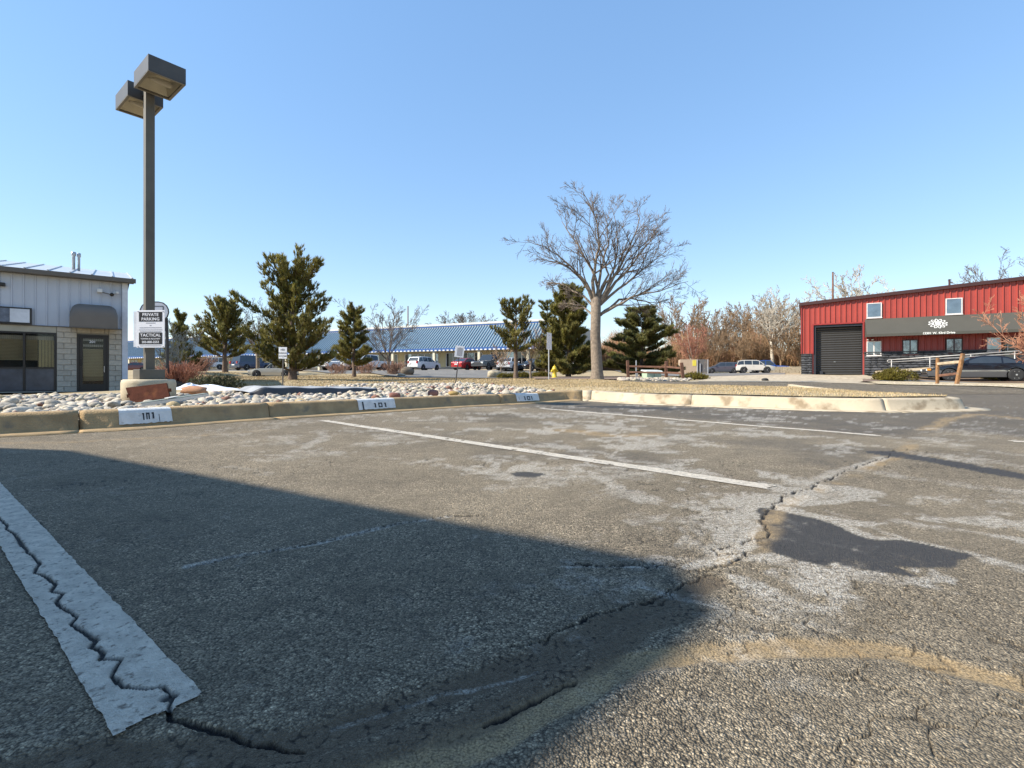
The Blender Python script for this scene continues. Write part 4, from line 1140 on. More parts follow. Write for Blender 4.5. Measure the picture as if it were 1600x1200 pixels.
# ================================================================ RED BUILDING (right)
ang_r = R(-30.5)
zr0 = .60
rb = thing('red_building', 'red ribbed metal building with dark awning and black roller door', 'building', (fr.o.x, fr.o.y, zr0), ang_r)
S = fr.s
Zr = lambda px, py, off=0: fr.z(px, py, off) - zr0
M_red = mat('red_siding', (.30, .046, .034), .42, .0, var=.10, vs=.6, spec=.5)
M_dtrim = mat('dark_roof_trim', (.045, .014, .012), .5)
M_vstone = mat('dark_veneer_stone', (.062, .064, .070), .85, var=.3, vs=8, bump=.8, bs=30, rand=.45)
M_door = mat('black_roller', (.030, .029, .028), .5, var=.1)
M_awk = mat('awning_charcoal', (.060, .057, .046), .8, var=.06, vs=1)
M_navy = mat('dark_jamb', (.012, .014, .022), .6)
M_wfr = mat('window_trim_white', (.62, .58, .55), .5)
ztop0 = Zr(1253, 474.5); ztopR = Zr(1600, 433.5); slope = (ztopR - ztop0) / S(1600)
RLN = 26.0; RID = 15.5
ztop = lambda s: ztop0 + slope * min(s, RID) - slope * max(0, s - RID)
zst = Zr(1253, 553.0)                                    # top of the stone wainscot
od0, od1 = S(1271.2), S(1348); odt = Zr(1310, 506.5)
# structural wall
def wallpoly(mb, s0, s1, z0, y0, y1):
    pts = [(s0, z0), (s1, z0), (s1, ztop(s1) - .02)] + ([(RID, ztop(RID) - .02)] if s0 < RID < s1 else []) + [(s0, ztop(s0) - .02)]
    mb.prism(pts, y0, y1)
w_ = MB(); wallpoly(w_, .0, od0, -.7, .05, .3); wallpoly(w_, od1, RLN, -.7, .05, .3); wallpoly(w_, od0, od1, odt, .05, .3)
w_.bx(0, .2, .3, 22, -.7, ztop0 - .02); w_.bx(RLN - .2, RLN, .3, 22, -.7, ztop(RLN) - .02); w_.build('wall', M_red, rb)
ro_ = MB(); ro_.add([(-.12, -.16, ztop(0) + .0), (RID, -.16, ztop(RID) + .02), (RLN + .1, -.16, ztop(RLN)), (-.12, 22, ztop(0)), (RID, 22, ztop(RID) + .02), (RLN + .1, 22, ztop(RLN))], [(0, 1, 4, 3), (1, 2, 5, 4)])
ro_.build('roof', mat('roof_grey', (.4, .38, .36), .5), rb)
rk = MB()
for a, b in ((-.14, RID), (RID, RLN + .12)):
    rk.prism([(a, ztop(max(a, 0)) - .17 + (a if a < 0 else 0) * 0), (b, ztop(b) - .17), (b, ztop(b) + .05), (a, ztop(max(a, 0)) + .05)], -.19, .04)
rk.build('rake_trim', M_dtrim, rb)
MB().bx(-.14, -.002, -.16, 22, ztop0 - .16, ztop0 + .045).build('side_gutter', M_dtrim, rb)
# ribbed cladding, one sheet per panel
pw = .62
k = 0; s0 = 0.02
while s0 < RLN - .1:
    s1 = min(s0 + pw, RLN)
    zb = zst
    mid_s = (s0 + s1) / 2
    segs = [(s0, s1, zst)]
    if s1 > od0 and s0 < od1:
        segs = []
        if s0 < od0: segs.append((s0, od0, zst))
        segs.append((max(s0, od0), min(s1, od1), odt))
        if s1 > od1: segs.append((od1, s1, zst))
    for a, b, zb in segs:
        if b - a < .03: continue
        mb = MB(); pr_ = [(a, 0)]
        q = s0
        while q < b:
            for xx, yy in ((q + .10, 0), (q + .135, -.06), (q + .175, -.06), (q + .21, 0), (q + .27, 0), (q + .28, -.010), (q + .30, 0)):
                if a < xx < b: pr_.append((xx, yy))
            q += .31
        pr_.append((b, 0)); pr_.sort()
        n_ = len(pr_)
        mb.add([(x, y + .045, zb) for x, y in pr_] + [(x, y + .045, ztop(x) - .1) for x, y in pr_], [(i, i + 1, n_ + i + 1, n_ + i) for i in range(n_ - 1)])
        mb.build('cladding_panel', M_red, rb)
    s0 += pw; k += 1
MB().bx(-.03, .03, -.03, .2, zst, ztop0 - .15).build('corner_trim', mat('red_trim', (.25, .024, .02), .45), rb)
MB().bx(od0 - .09, od0, -.035, .3, zst, odt + .0).build('door_trim', bpy.data.materials['red_trim'], rb)
MB().bx(od1, od1 + .09, -.035, .3, zst, odt).build('door_trim', bpy.data.materials['red_trim'], rb)
MB().bx(od0 - .09, od1 + .09, -.035, .05, odt, odt + .09).build('door_trim', bpy.data.materials['red_trim'], rb)
# stone wainscot: single stones
M_vm = mat('stone_mortar', (.03, .03, .032), .95)
vme = []
for q in range(6):
    me = blob_mesh('veneer_stone', 400 + q, 1.0, 1, .10, .95); me.materials.append(M_vstone)
    me.polygons.foreach_set('use_smooth', [False] * len(me.polygons)); vme.append(me)
bkst = MB(); bkst.bx(0, od0 - .09, -.03, .05, -.7, zst); bkst.bx(od1 + .09, 13.2, -.03, .05, -.7, zst); ws = bkst.build('wainscot', M_vm, rb)
rr = random.Random(9); ns = 0
z = 0.0
while z < zst - .04:
    h = min(rr.uniform(.13, .19), zst - z)
    for xa, xb in ((-.02, od0 - .09), (od1 + .10, 10.6)):
        x = xa
        while x < xb - .06:
            l = min(rr.uniform(.28, .6), xb - x)
            if ns < 290:
                o = obj('veneer_stone', vme[ns % 6], ws, 0, (x + l / 2, -.035 - rr.uniform(0, .02), z + h / 2), (0, rr.uniform(-.02, .02), 0))
                o.scale = ((l - .012) * 1.08, .12, (h - .012) * 1.08)
            x += l; ns += 1
    z += h
MB().bx(od1 + .08, 13.2, -.10, .04, zst - .0, zst + .05).build('stone_cap', mat('cap_dark', (.05, .05, .055), .8), rb)
# roller door in its recess
rd = MB(); rd.bx(od0, od0 + .14, .05, .4, 0, odt); rd.bx(od1 - .04, od1, .05, .4, 0, odt); rd.bx(od0 + .14, od1 - .04, .05, .4, odt - .16, odt); rd.build('door_jamb', M_navy, rb)  # shade of the recess put into near-black strips, widest at left and head
slats = 21; sh_ = (odt - .16) / slats
rdoor = MB().bx(od0 + .14, od1 - .04, .40, .44, 0, odt - .16).build('roller_door', M_door, rb)
sm_ = MB(); wdt = od1 - od0 - .18 - .02
sm_.prism([(0, 0), (wdt, 0), (wdt, 1), (0, 1)], .02, .03)
sl_ = MB(); sl_.add([(0, 0, .004), (wdt, 0, .004), (wdt, -.045, sh_ * .55), (0, -.045, sh_ * .55), (wdt, 0, sh_ - .006), (0, 0, sh_ - .006)], [(0, 1, 2, 3), (3, 2, 4, 5)])
sme = sl_.mesh('slat'); sme.materials.append(M_door)
for q in range(slats): obj('slat', sme, rdoor, 0, (od0 + .15, .395, q * sh_))
MB().bx(S(1303), S(1306), .33, .36, .9, .94).build('lock', mat('lock_steel', (.4, .4, .4), .3, .6), rdoor)
MB().bx(S(1281), S(1286), .1, .34, 0, .28).build('door_stop', M_navy, rb)
# windows
M_sky_glass = mat('blue_tint_glass', (.22, .26, .30), .05, .75, var=.2, vs=1.5)
def rwin(px0, px1, py0, py1, split=True, y=-.05, fr_m=M_wfr, t=.05):
    a, b = S(px0), S(px1); z0, z1 = Zr((px0 + px1) / 2, py1), Zr((px0 + px1) / 2, py0)
    f = MB(); f.bx(a, a + t, y - .03, .05, z0, z1); f.bx(b - t, b, y - .03, .05, z0, z1); f.bx(a + t, b - t, y - .028, .05, z0, z0 + t); f.bx(a + t, b - t, y - .028, .05, z1 - t, z1)
    if split: f.bx((a + b) / 2 - .03, (a + b) / 2 + .03, y - .026, .05, z0 + t, z1 - t)
    o = f.build('window', fr_m, rb)
    if split:
        m_ = (a + b) / 2
        MB().bx(a + t, m_ - .03, y, y + .01, z0 + t, z1 - t).build('pane', M_sky_glass, o); MB().bx(m_ + .03, b - t, y - .01, y, z0 + t, z1 - t).build('pane', M_sky_glass, o)
    else: MB().bx(a + t, b - t, y, y + .01, z0 + t, z1 - t).build('pane', M_sky_glass, o)
    MB().bx(a - .02, b + .02, y - .05, .05, z0 - .05, z0 - .002).build('sill', fr_m, o)
    return o
rwin(1354, 1377.6, 473.5, 496.5, False); rwin(1477.3, 1503.5, 466, 491, False)
rwin(1354, 1376.8, 533.3, 555.5); rwin(1409.8, 1434, 531, 554, True, -.05, M_dtrim); rwin(1477.5, 1503.5, 529, 551.5, True, -.05, M_dtrim)
rwin(1542, 1563.5, 527.5, 548, False, -.05, M_wfr)
# entrance door
a, b = S(1566.5), S(1591); z1 = Zr(1578, 527); z0 = .55
f = MB(); f.bx(a, a + .09, -.07, .05, z0, z1); f.bx(b - .09, b, -.07, .05, z0, z1); f.bx(a + .09, b - .09, -.068, .05, z1 - .1, z1); f.bx(a + .09, b - .09, -.068, .05, z0, z0 + .2)
ed = f.build('entrance_door', M_frame, rb); MB().bx(a + .09, b - .09, -.05, -.04, z0 + .2, z1 - .1).build('glass', M_glass, ed)
MB().bar((a + .2, -.12, z0 + .9), (a + .2, -.12, z0 + 1.25), .03).build('handle', M_wfr, ed)
# awning
W0, W1 = S(1351.5), S(1604)
zt_ = Zr(1352, 499.2); ap = 1.15; zb_ = Zr(1350, 526.5, -ap); vz = .17
zt2 = Zr(1575, 488.5); zb2 = Zr(1575, 519.5, -ap)
aw = MB()
A = [(W0, -.04, zt_), (W1, -.04, zt_), (W1, -ap, zb_ + vz), (W0, -ap, zb_ + vz), (W0, -ap, zb_), (W1, -ap, zb_), (W0, -.04, zb_ + .02), (W1, -.04, zb_ + .02)]
aw.add(A, [(0, 3, 2, 1), (3, 4, 5, 2), (0, 6, 4, 3), (1, 2, 5, 7)])
aw_ = aw.build('awning', M_awk, rb); sol = aw_.modifiers.new('s', 'SOLIDIFY'); sol.thickness = .02
s_ = W0 + .3
br_ = MB()
while s_ < W1:
    br_.bar((s_, -.06, zb_ + .05), (s_, -ap + .02, zb_ + .03), .035); s_ += 1.5
br_.build('awning_frame', M_navy, aw_)
# flower emblem and address on the awning
sl_v = Vector((0, -ap + .04, zb_ + vz - zt_)); sl_len = sl_v.length; sl_d = sl_v.normalized(); nrm_ = Vector((0, sl_d.z, -sl_d.y)).normalized()
if nrm_.y > 0: nrm_ = -nrm_
M_white = mat('print_white', (.75, .74, .70), .6, var=.04)
def on_awn(s, t, lift=.014): return Vector((s, -.04, zt_)) + sl_d * t + nrm_ * lift
ec = S(1466, -.7); et = sl_len * .50
em = MB(); RX, RY = .70, .46
def ring(mb, cs, ct, rx_, ry_, ang, th, n=18, lift=.02):
    ca, sa = math.cos(ang), math.sin(ang); vs = []
    for j in range(n):
        a = 2 * math.pi * j / n
        for rr_ in (1, 1 - th):
            x, y = rx_ * rr_ * math.cos(a), ry_ * rr_ * math.sin(a)
            X, Y = x * ca - y * sa, x * sa + y * ca
            vs.append(on_awn(ec + (cs + X) * .68, et - (ct + Y) * .66, lift))
    mb.add(vs, [(2 * j, 2 * ((j + 1) % n), 2 * ((j + 1) % n) + 1, 2 * j + 1) for j in range(n)])
for k in range(12):
    a = 2 * math.pi * k / 12 + .1; ring(em, .50 * math.cos(a), .50 * math.sin(a), .21, .115, a, .33, 14, .02 + .002 * (k % 2))
em.build('emblem_petals', M_white, aw_)
em = MB(); ring(em, 0, 0, .22, .22, 0, .45, 24, .026); em.build('emblem_eye', M_white, aw_)
em = MB(); ring(em, 0, 0, .085, .085, 0, .98, 16, .028); em.build('emblem_centre', M_white, aw_)
text('address', '13301 W. 43rd Drive', .19, M_white, aw_, (S(1466.5, -ap), -ap - .022, zb_ + .095), (R(90), 0, 0), .004, .003, xs=.95)
# roof vents, wall cameras
x_ = S(1483.5, 3); MB().lathe([(.06, ztop(x_) - .2), (.06, Zr(1483, 437.5, 3)), (.1, Zr(1483, 437.5, 3) + .02), (0, Zr(1483, 437.5, 3) + .06)], 10, None, (x_, 3, 0)).build('roof_vent', M_dtrim, rb)
for px_ in (1356, 1363): MB().box((S(px_), -.12, Zr(px_, 531)), (.12, .16, .09)).build('wall_camera', M_wfr, rb, bevel=.02)
# ramp with pipe handrail
rp_ = thing('access_ramp', 'concrete access ramp with grey pipe handrail in front of red building', 'ramp', (fr.o.x, fr.o.y, zr0), ang_r)
off = -2.6
x0, x1 = fr.s(1387, off), fr.s(1593, off)
zA, zB = fr.z(1389, 578, off) - zr0, fr.z(1590, 566, off) - zr0
rm = MB(); rm.prism([(x0 - .5, zA - .2), (x1 - 1, zB - .16), (x1 + 2, zB - .16), (x1 + 2, zB), (x1 - 1, zB), (x0 - .5, zA - .05)], off - .05, off + 1.4); rm.build('slab', M_concl, rp_)
M_pipe = mat('galvanised_pipe', (.42, .40, .37), .45, .3)
def zrail(px, py): return (fr.s(px, off), off, fr.z(px, py, off) - zr0)
t0, t1 = zrail(1387.5, 562.5), zrail(1592, 548.2); b0, b1 = zrail(1387.5, 566), zrail(1592, 552.5)
m0, m1 = zrail(1393, 571), zrail(1592, 562)
hr = MB(); hr.tube([t0, t1, (t1[0] + .12, off, (t1[2] + b1[2]) / 2), b1, b0, (b0[0] - .03, off, (t0[2] + b0[2]) / 2), t0], .026, 8); hr.build('handrail', M_pipe, rp_, smooth=True)
for px_ in (1393, 1453, 1517, 1585.5):
    q = (px_ - 1387.5) / (1592 - 1387.5); zt_q = fr.z(px_, 562.5 - 14.3 * q, off) - zr0; sx_ = fr.s(px_, off)
    MB().tube([(sx_, off, zA - .3), (sx_, off, zt_q)], .028, 8).build('rail_post', M_pipe, rp_, smooth=True)

# ================================================================ BLUE-ROOFED BUILDING (far)
ang_b = R(-24)
fb = Fac(720, 67, ang_b)
zb0 = 1.35
bb_ = thing('blue_roof_building', 'long cream commercial building with blue ribbed metal roof', 'building', (fb.o.x, fb.o.y, zb0), ang_b)
M_cream = mat('cream_wall', (.52, .43, .24), .8, var=.08, vs=.5)
M_par = mat('pale_parapet', (.50, .47, .41), .85, var=.08, vs=.4)
M_blue = mat('blue_roof_metal', (.05, .115, .185), .5, .0, var=.06, vs=.3)
M_bluep = mat('blue_roof_pan_sheen', (.235, .30, .345), .55, .0, var=.05, vs=.3)  # sheen of the blue metal put into a paler pan colour
M_bluet = mat('blue_trim', (.02, .085, .27), .45)
b0x, b1x = -86.0, 11.5
ze = fb.z(720, 543.5) - zb0; zt_ = fb.z(720, 511, 4.2) - zb0; zpp = fb.z(740, 504, 5.0) - zb0
MB().bx(b0x, b1x, 2.0, 2.2, -2, ze + .3).build('wall', M_cream, bb_)
MB().bx(b0x, b1x, 5.0, 25, ze, zpp).build('upper_block', M_par, bb_)
MB().bx(b0x - .1, b1x + .1, 4.9, 5.0, zpp - .25, zpp + .02).build('parapet_cap', mat('cap_pale', (.60, .58, .53), .7), bb_)
rf = MB(); rf.add([(b0x, 0, ze), (b1x, 0, ze), (b1x, 4.2, zt_), (b0x, 4.2, zt_)], [(0, 1, 2, 3)]); rf.add([(b0x, 4.2, zt_), (b1x, 4.2, zt_), (b1x, 5, zt_), (b0x, 5, zt_)], [(0, 1, 2, 3)])
rf.add([(b0x, 0, ze - .02), (b1x, 0, ze - .02), (b1x, 2.0, ze - .02), (b0x, 2.0, ze - .02)], [(3, 2, 1, 0)])
rf_ = rf.build('roof', M_bluep, bb_)
rs = MB(); x = b0x
while x < b1x:
    rs.add([(x, -.02, ze + .02), (x + .15, -.02, ze + .02), (x + .15, 4.2, zt_ + .02), (x, 4.2, zt_ + .02), (x, -.02, ze + .10), (x + .15, -.02, ze + .10), (x + .15, 4.2, zt_ + .10), (x, 4.2, zt_ + .10)], [(4, 5, 6, 7), (0, 4, 7, 3), (1, 2, 6, 5), (0, 1, 5, 4)]); x += .42
o = rs.build('roof_ribs', M_blue, rf_); o['kind'] = 'stuff'
MB().bx(b0x, b1x, 4.1, 4.35, zt_ + .09, zt_ + .24).build('ridge_cap', M_bluet, rf_)
MB().bx(b0x, b1x, -.08, .06, ze - .34, ze + .02).build('fascia', M_bluet, bb_)
dn = MB(); x = b0x
while x < b1x: dn.bx(x, x + .32, -.10, -.082, ze - .36, ze - .20); x += .64
o = dn.build('fascia_scallops', mat('scallop_white', (.66, .68, .70), .6), bb_); o['kind'] = 'stuff'
per = 7.0
c0_ = fb.s(677)
M_col = mat('column_cream', (.58, .52, .38), .7)
k = -12
while True:
    x = c0_ + k * per; k += 1
    if x > b1x - .5: break
    if x < b0x: continue
    MB().bx(x - .17, x + .17, .1, .45, -2, ze - .34).build('column', M_col, bb_)
    f = MB(); wx0_, wx1_ = x + .9, x + per - .45; zs, zh = .55, 2.35
    npn = 5
    f.bx(wx0_ - .06, wx1_ + .06, 1.9, 2.0, zs - .06, zs); f.bx(wx0_ - .06, wx1_ + .06, 1.9, 2.0, zh, zh + .06)
    pwid = (wx1_ - wx0_) / npn
    for q in range(npn + 1): f.bx(wx0_ + q * pwid - .05, wx0_ + q * pwid + .05, 1.9, 2.0, zs, zh)
    wo = f.build('window', M_wfr, bb_)
    for q in range(npn): MB().bx(wx0_ + q * pwid + .05, wx0_ + (q + 1) * pwid - .05, 1.94, 1.96, zs, zh).build('pane', M_glass if (q * 7 + k * 3) % 4 else M_sky_glass, wo)
MB().bx(b0x, b1x, 1.96, 2.0, -2, .45).build('plinth', mat('plinth_grey', (.30, .28, .25), .9, var=.1), bb_)
MB().bx(b0x, b1x, -1.0, 2.0, -2, .06).build('walkway', M_concl, bb_)

# ================================================================ OFF-FRAME BUILDING whose roof edge shades the bay
hB = 4.2
tB = hB / math.tan(SUN_EL)
shx, shy = SUN_AZ.x * tB, SUN_AZ.y * tB
fp = [L0(1060, 880), L0(1128, 958), L0(860, 1200)]
d1 = (Vector(fp[2]) - Vector(fp[1])).normalized()
d2 = Vector(fp[2]) + d1 * 9
out_ = [L0(-900, 706), L0(0, 700), L0(112, 703.5), fp[0], fp[1], fp[2], (d2.x, d2.y)]
out_ = [(x + shx, y + shy) for x, y in out_]
out_ = out_[:-1] + [out_[-1], (out_[-1][0] - 8, out_[-1][1] + 2), (out_[0][0] - 2, out_[0][1] - 6)]
ob = thing('neighbour_building', 'plain block building just outside the frame shading the near bay', 'building')
MB().xy(out_, -.1, hB - .1).build('wall', M_block, ob)
cxm_ = sum(p[0] for p in out_) / len(out_); cym_ = sum(p[1] for p in out_) / len(out_)
MB().xy(out_, hB - .098, hB).build('parapet_cap', M_trim, ob)
# ================================================================ VEGETATION
M_bark = mat('grey_bark', (.20, .155, .115), .95, var=.35, vs=9, bump=1, bs=22)
M_twig = mat('twig_brown', (.125, .095, .075), .9, var=.25, vs=2)
M_twigp = mat('twig_pale', (.42, .37, .30), .9, var=.25, vs=2)
M_twigr = mat('twig_red', (.34, .15, .095), .9, var=.3, vs=2)
M_twigt = mat('twig_tan', (.25, .165, .095), .9, var=.3, vs=1)
M_pbark = mat('pine_bark', (.13, .09, .065), .95, var=.35, vs=8, bump=1, bs=20)
M_needle = mat('pine_needles', (.20, .18, .052), .75, var=.25, vs=1.5, tint=True); leafy(M_needle)
M_needled = mat('spruce_needles', (.165, .158, .05), .75, var=.25, vs=1.5, tint=True); leafy(M_needled)
M_junip = mat('juniper_leaf', (.17, .145, .025), .8, var=.3, vs=3, tint=True); leafy(M_junip)
M_yew = mat('dark_shrub_leaf', (.055, .062, .022), .8, var=.3, vs=4, tint=True)

def rdir(rr, d, ang):
    o = d.orthogonal().normalized(); a = rr.uniform(0, 6.283)
    o = Matrix.Rotation(a, 3, d) @ o
    return (d * math.cos(ang) + o * math.sin(ang)).normalized()

def limb(mb, rr, pts, r0, r1, n=None):
    k = len(pts)
    rad = [r1 + (r0 - r1) * (1 - i / (k - 1)) ** 1.35 for i in range(k)]
    mb.tube(pts, rad, n or (8 if r0 > .06 else 5 if r0 > .02 else 3), cap=False)

def wander(rr, p, d, L, segs, jit, up):
    pts = [Vector(p)]; d = Vector(d)
    for i in range(segs):
        d = (d + Vector((rr.uniform(-1, 1), rr.uniform(-1, 1), rr.uniform(-1, 1))) * jit + Vector((0, 0, up))).normalized()
        pts.append(pts[-1] + d * (L / segs))
    return pts

def branch(mb, rr, pts, r0, level, spec):
    """side shoots along a limb; spec[level] = (count, length fraction, angle lo, hi, jitter, up, start)"""
    if level >= len(spec): return
    cnt, lf, a0, a1, jit, up, st = spec[level]
    Lp = sum((b - a).length for a, b in zip(pts[:-1], pts[1:]))
    for q in range(cnt):
        t = st + (1 - st) * (q + rr.random()) / cnt
        f = t * (len(pts) - 1); i = min(int(f), len(pts) - 2); p = pts[i].lerp(pts[i + 1], f - i); d = (pts[i + 1] - pts[i]).normalized()
        L = Lp * lf * rr.uniform(.55, 1.15) * (1.15 - .6 * t)
        nd = rdir(rr, d, R(rr.uniform(a0, a1)))
        r = max(r0 * (1 - .75 * t) * .55, RMIN)
        ps = wander(rr, p, nd, L, 4 if level < len(spec) - 1 else 3, jit, up)
        limb(mb, rr, ps, r, max(r * .35, RMIN * .8))
        branch(mb, rr, ps, r, level + 1, spec)
RMIN = .008

def bare_tree(name, base, height, seed, trunk_r, fork, nl, spread, spec, m_trunk, m_crown, label, cat='tree', group=None, limbs=None, up=.08, rmin=.01, lean=0):
    global RMIN
    RMIN = rmin
    rr = random.Random(seed)
    t = thing(name, label, cat, base, 0, group)
    tp = [Vector((0, 0, -.15)), Vector((0, 0, fork * .12)), Vector((rr.uniform(-.04, .04) * fork, rr.uniform(-.03, .03) * fork, fork * .55)), Vector((rr.uniform(-.05, .05) * fork + lean, 0, fork))]
    tb = MB(); tb.tube(tp + [tp[3] + Vector((0, 0, trunk_r * .8))], [trunk_r * 1.35, trunk_r * 1.0, trunk_r * .88, trunk_r * .86, trunk_r * .2], 14, cap=False)
    cb = MB()
    if limbs is None:
        limbs = []
        for k in range(nl):
            a = 2 * math.pi * (k + rr.uniform(-.3, .3)) / nl * 1.0 + seed; tilt = R(rr.uniform(*spread))
            d = Vector((math.cos(a) * math.sin(tilt), math.sin(a) * math.sin(tilt), math.cos(tilt)))
            st = tp[2].lerp(tp[3], rr.uniform(.2, 1.0)) if k else tp[3]
            L = (height - st.z) * rr.uniform(.8, 1.05) / max(.55, math.cos(tilt * .6))
            limbs.append(wander(rr, st, d, L, 7, .13, up))
    for ps in limbs:
        ps = [Vector(p) for p in ps]
        r0 = trunk_r * rr.uniform(.22, .36)
        limb(tb if r0 > .05 and len(ps) > 3 else cb, rr, ps, r0, max(r0 * .16, rmin))
        branch(cb, rr, ps, r0, 0, spec)
    tb.build('trunk', m_trunk, t, smooth=True); cb.build('crown', m_crown, t)
    return t

def copy_tree(o, loc, rz, sc, label, group=None):
    r = o.copy(); COL.objects.link(r); r.location = loc; r.rotation_euler = (0, 0, rz); r.scale = sc if hasattr(sc, '__len__') else (sc, sc, sc)
    tag(r, label, None, group)
    for ch in o.children:
        c = ch.copy(); COL.objects.link(c); c.parent = r
    return r

# ---- the big leafless tree in the middle
bd = 22.0
bp_ = P(933, 594, bd); bp_.z = gz1(bp_.x, bp_.y)
def lp(*pts):
    out = []; rr = random.Random(len(pts) * 7 + int(pts[-1][0]))
    dz = rr.uniform(-2.2, 2.2)
    n = len(pts) - 1
    for i, (x, y) in enumerate(pts):
        q = P(x, y, bd) - bp_; q.y += dz * (i / n) ** 1.2
        out.append(q)
    out = [out[0].lerp(q, (.75 if q.z > 5 else .88)) if i > 1 else q for i, q in enumerate(out)]
    # densify with a little waver
    res = []
    for a, b in zip(out[:-1], out[1:]):
        res.append(a); res.append(a.lerp(b, .5) + Vector((rr.uniform(-1, 1), rr.uniform(-1, 1), rr.uniform(-1, 1))) * .05 * (b - a).length)
    res.append(out[-1]); return res
big_limbs = [lp((930, 478), (922, 455), (905, 428), (880, 398), (852, 375), (825, 358), (787, 346)),
             lp((926, 472), (910, 440), (890, 415), (862, 395), (840, 385), (805, 370)),
             lp((930, 470), (925, 440), (928, 400), (936, 360), (930, 320), (915, 290), (898, 262)),
             lp((934, 470), (950, 430), (948, 400), (935, 370), (920, 335), (900, 310), (880, 290)),
             lp((936, 472), (955, 430), (970, 395), (978, 350), (975, 300), (968, 268)),
             lp((938, 470), (960, 430), (985, 385), (1002, 345), (1014, 305), (1008, 285)),
             lp((938, 474), (962, 440), (995, 405), (1018, 375), (1042, 345), (1052, 322)),
             lp((938, 476), (968, 450), (1000, 425), (1035, 395), (1065, 372), (1104, 341)),
             lp((940, 490), (962, 478), (990, 462), (1010, 455), (1040, 452), (1060, 445), (1088, 436)),
             lp((938, 492), (955, 480), (975, 462), (1000, 458), (1030, 462), (1050, 470), (1075, 440)),
             lp((928, 480), (915, 462), (895, 448), (870, 430), (850, 425), (838, 415)),
             lp((932, 470), (938, 430), (945, 395), (958, 350), (955, 310), (945, 280)),
             lp((934, 472), (948, 440), (972, 418), (1000, 380), (1030, 350), (1058, 325), (1075, 310)),
             lp((926, 492), (912, 475), (890, 465), (872, 462)),
             lp((936, 470), (930, 430), (915, 390), (895, 350), (872, 315), (862, 295))]
bare_tree('bare_tree', bp_, 9.4, 3, .25, 3.55, 0, (0, 0), [(9, .42, 22, 55, .10, .05, .2), (7, .55, 22, 55, .12, .04, .15), (6, .6, 20, 55, .12, .03, .15)], M_bark, M_twig,
          'large leafless tree with thick grey trunk in the middle', limbs=big_limbs, rmin=.0065)

# ---- conifers
def tuft(mb, rr, p, d, L, n, w, tint, spread=.9):
    d = d.normalized(); u = d.orthogonal().normalized(); v = d.cross(u)
    mb.cur = tint
    vs = []; fs = []
    for k in range(n):
        a = rr.uniform(0, 6.283); e = rr.uniform(.25, spread)
        o = u * math.cos(a) + v * math.sin(a)
        b = p + d * (L * rr.uniform(-.25, .35))
        tip = b + (d * math.cos(e) + o * math.sin(e)) * L * rr.uniform(.7, 1.1)
        s = d.cross(o) * w
        i = len(vs); vs += [b - s, b + s, tip]; fs.append((i, i + 1, i + 2))
    mb.add(vs, fs)

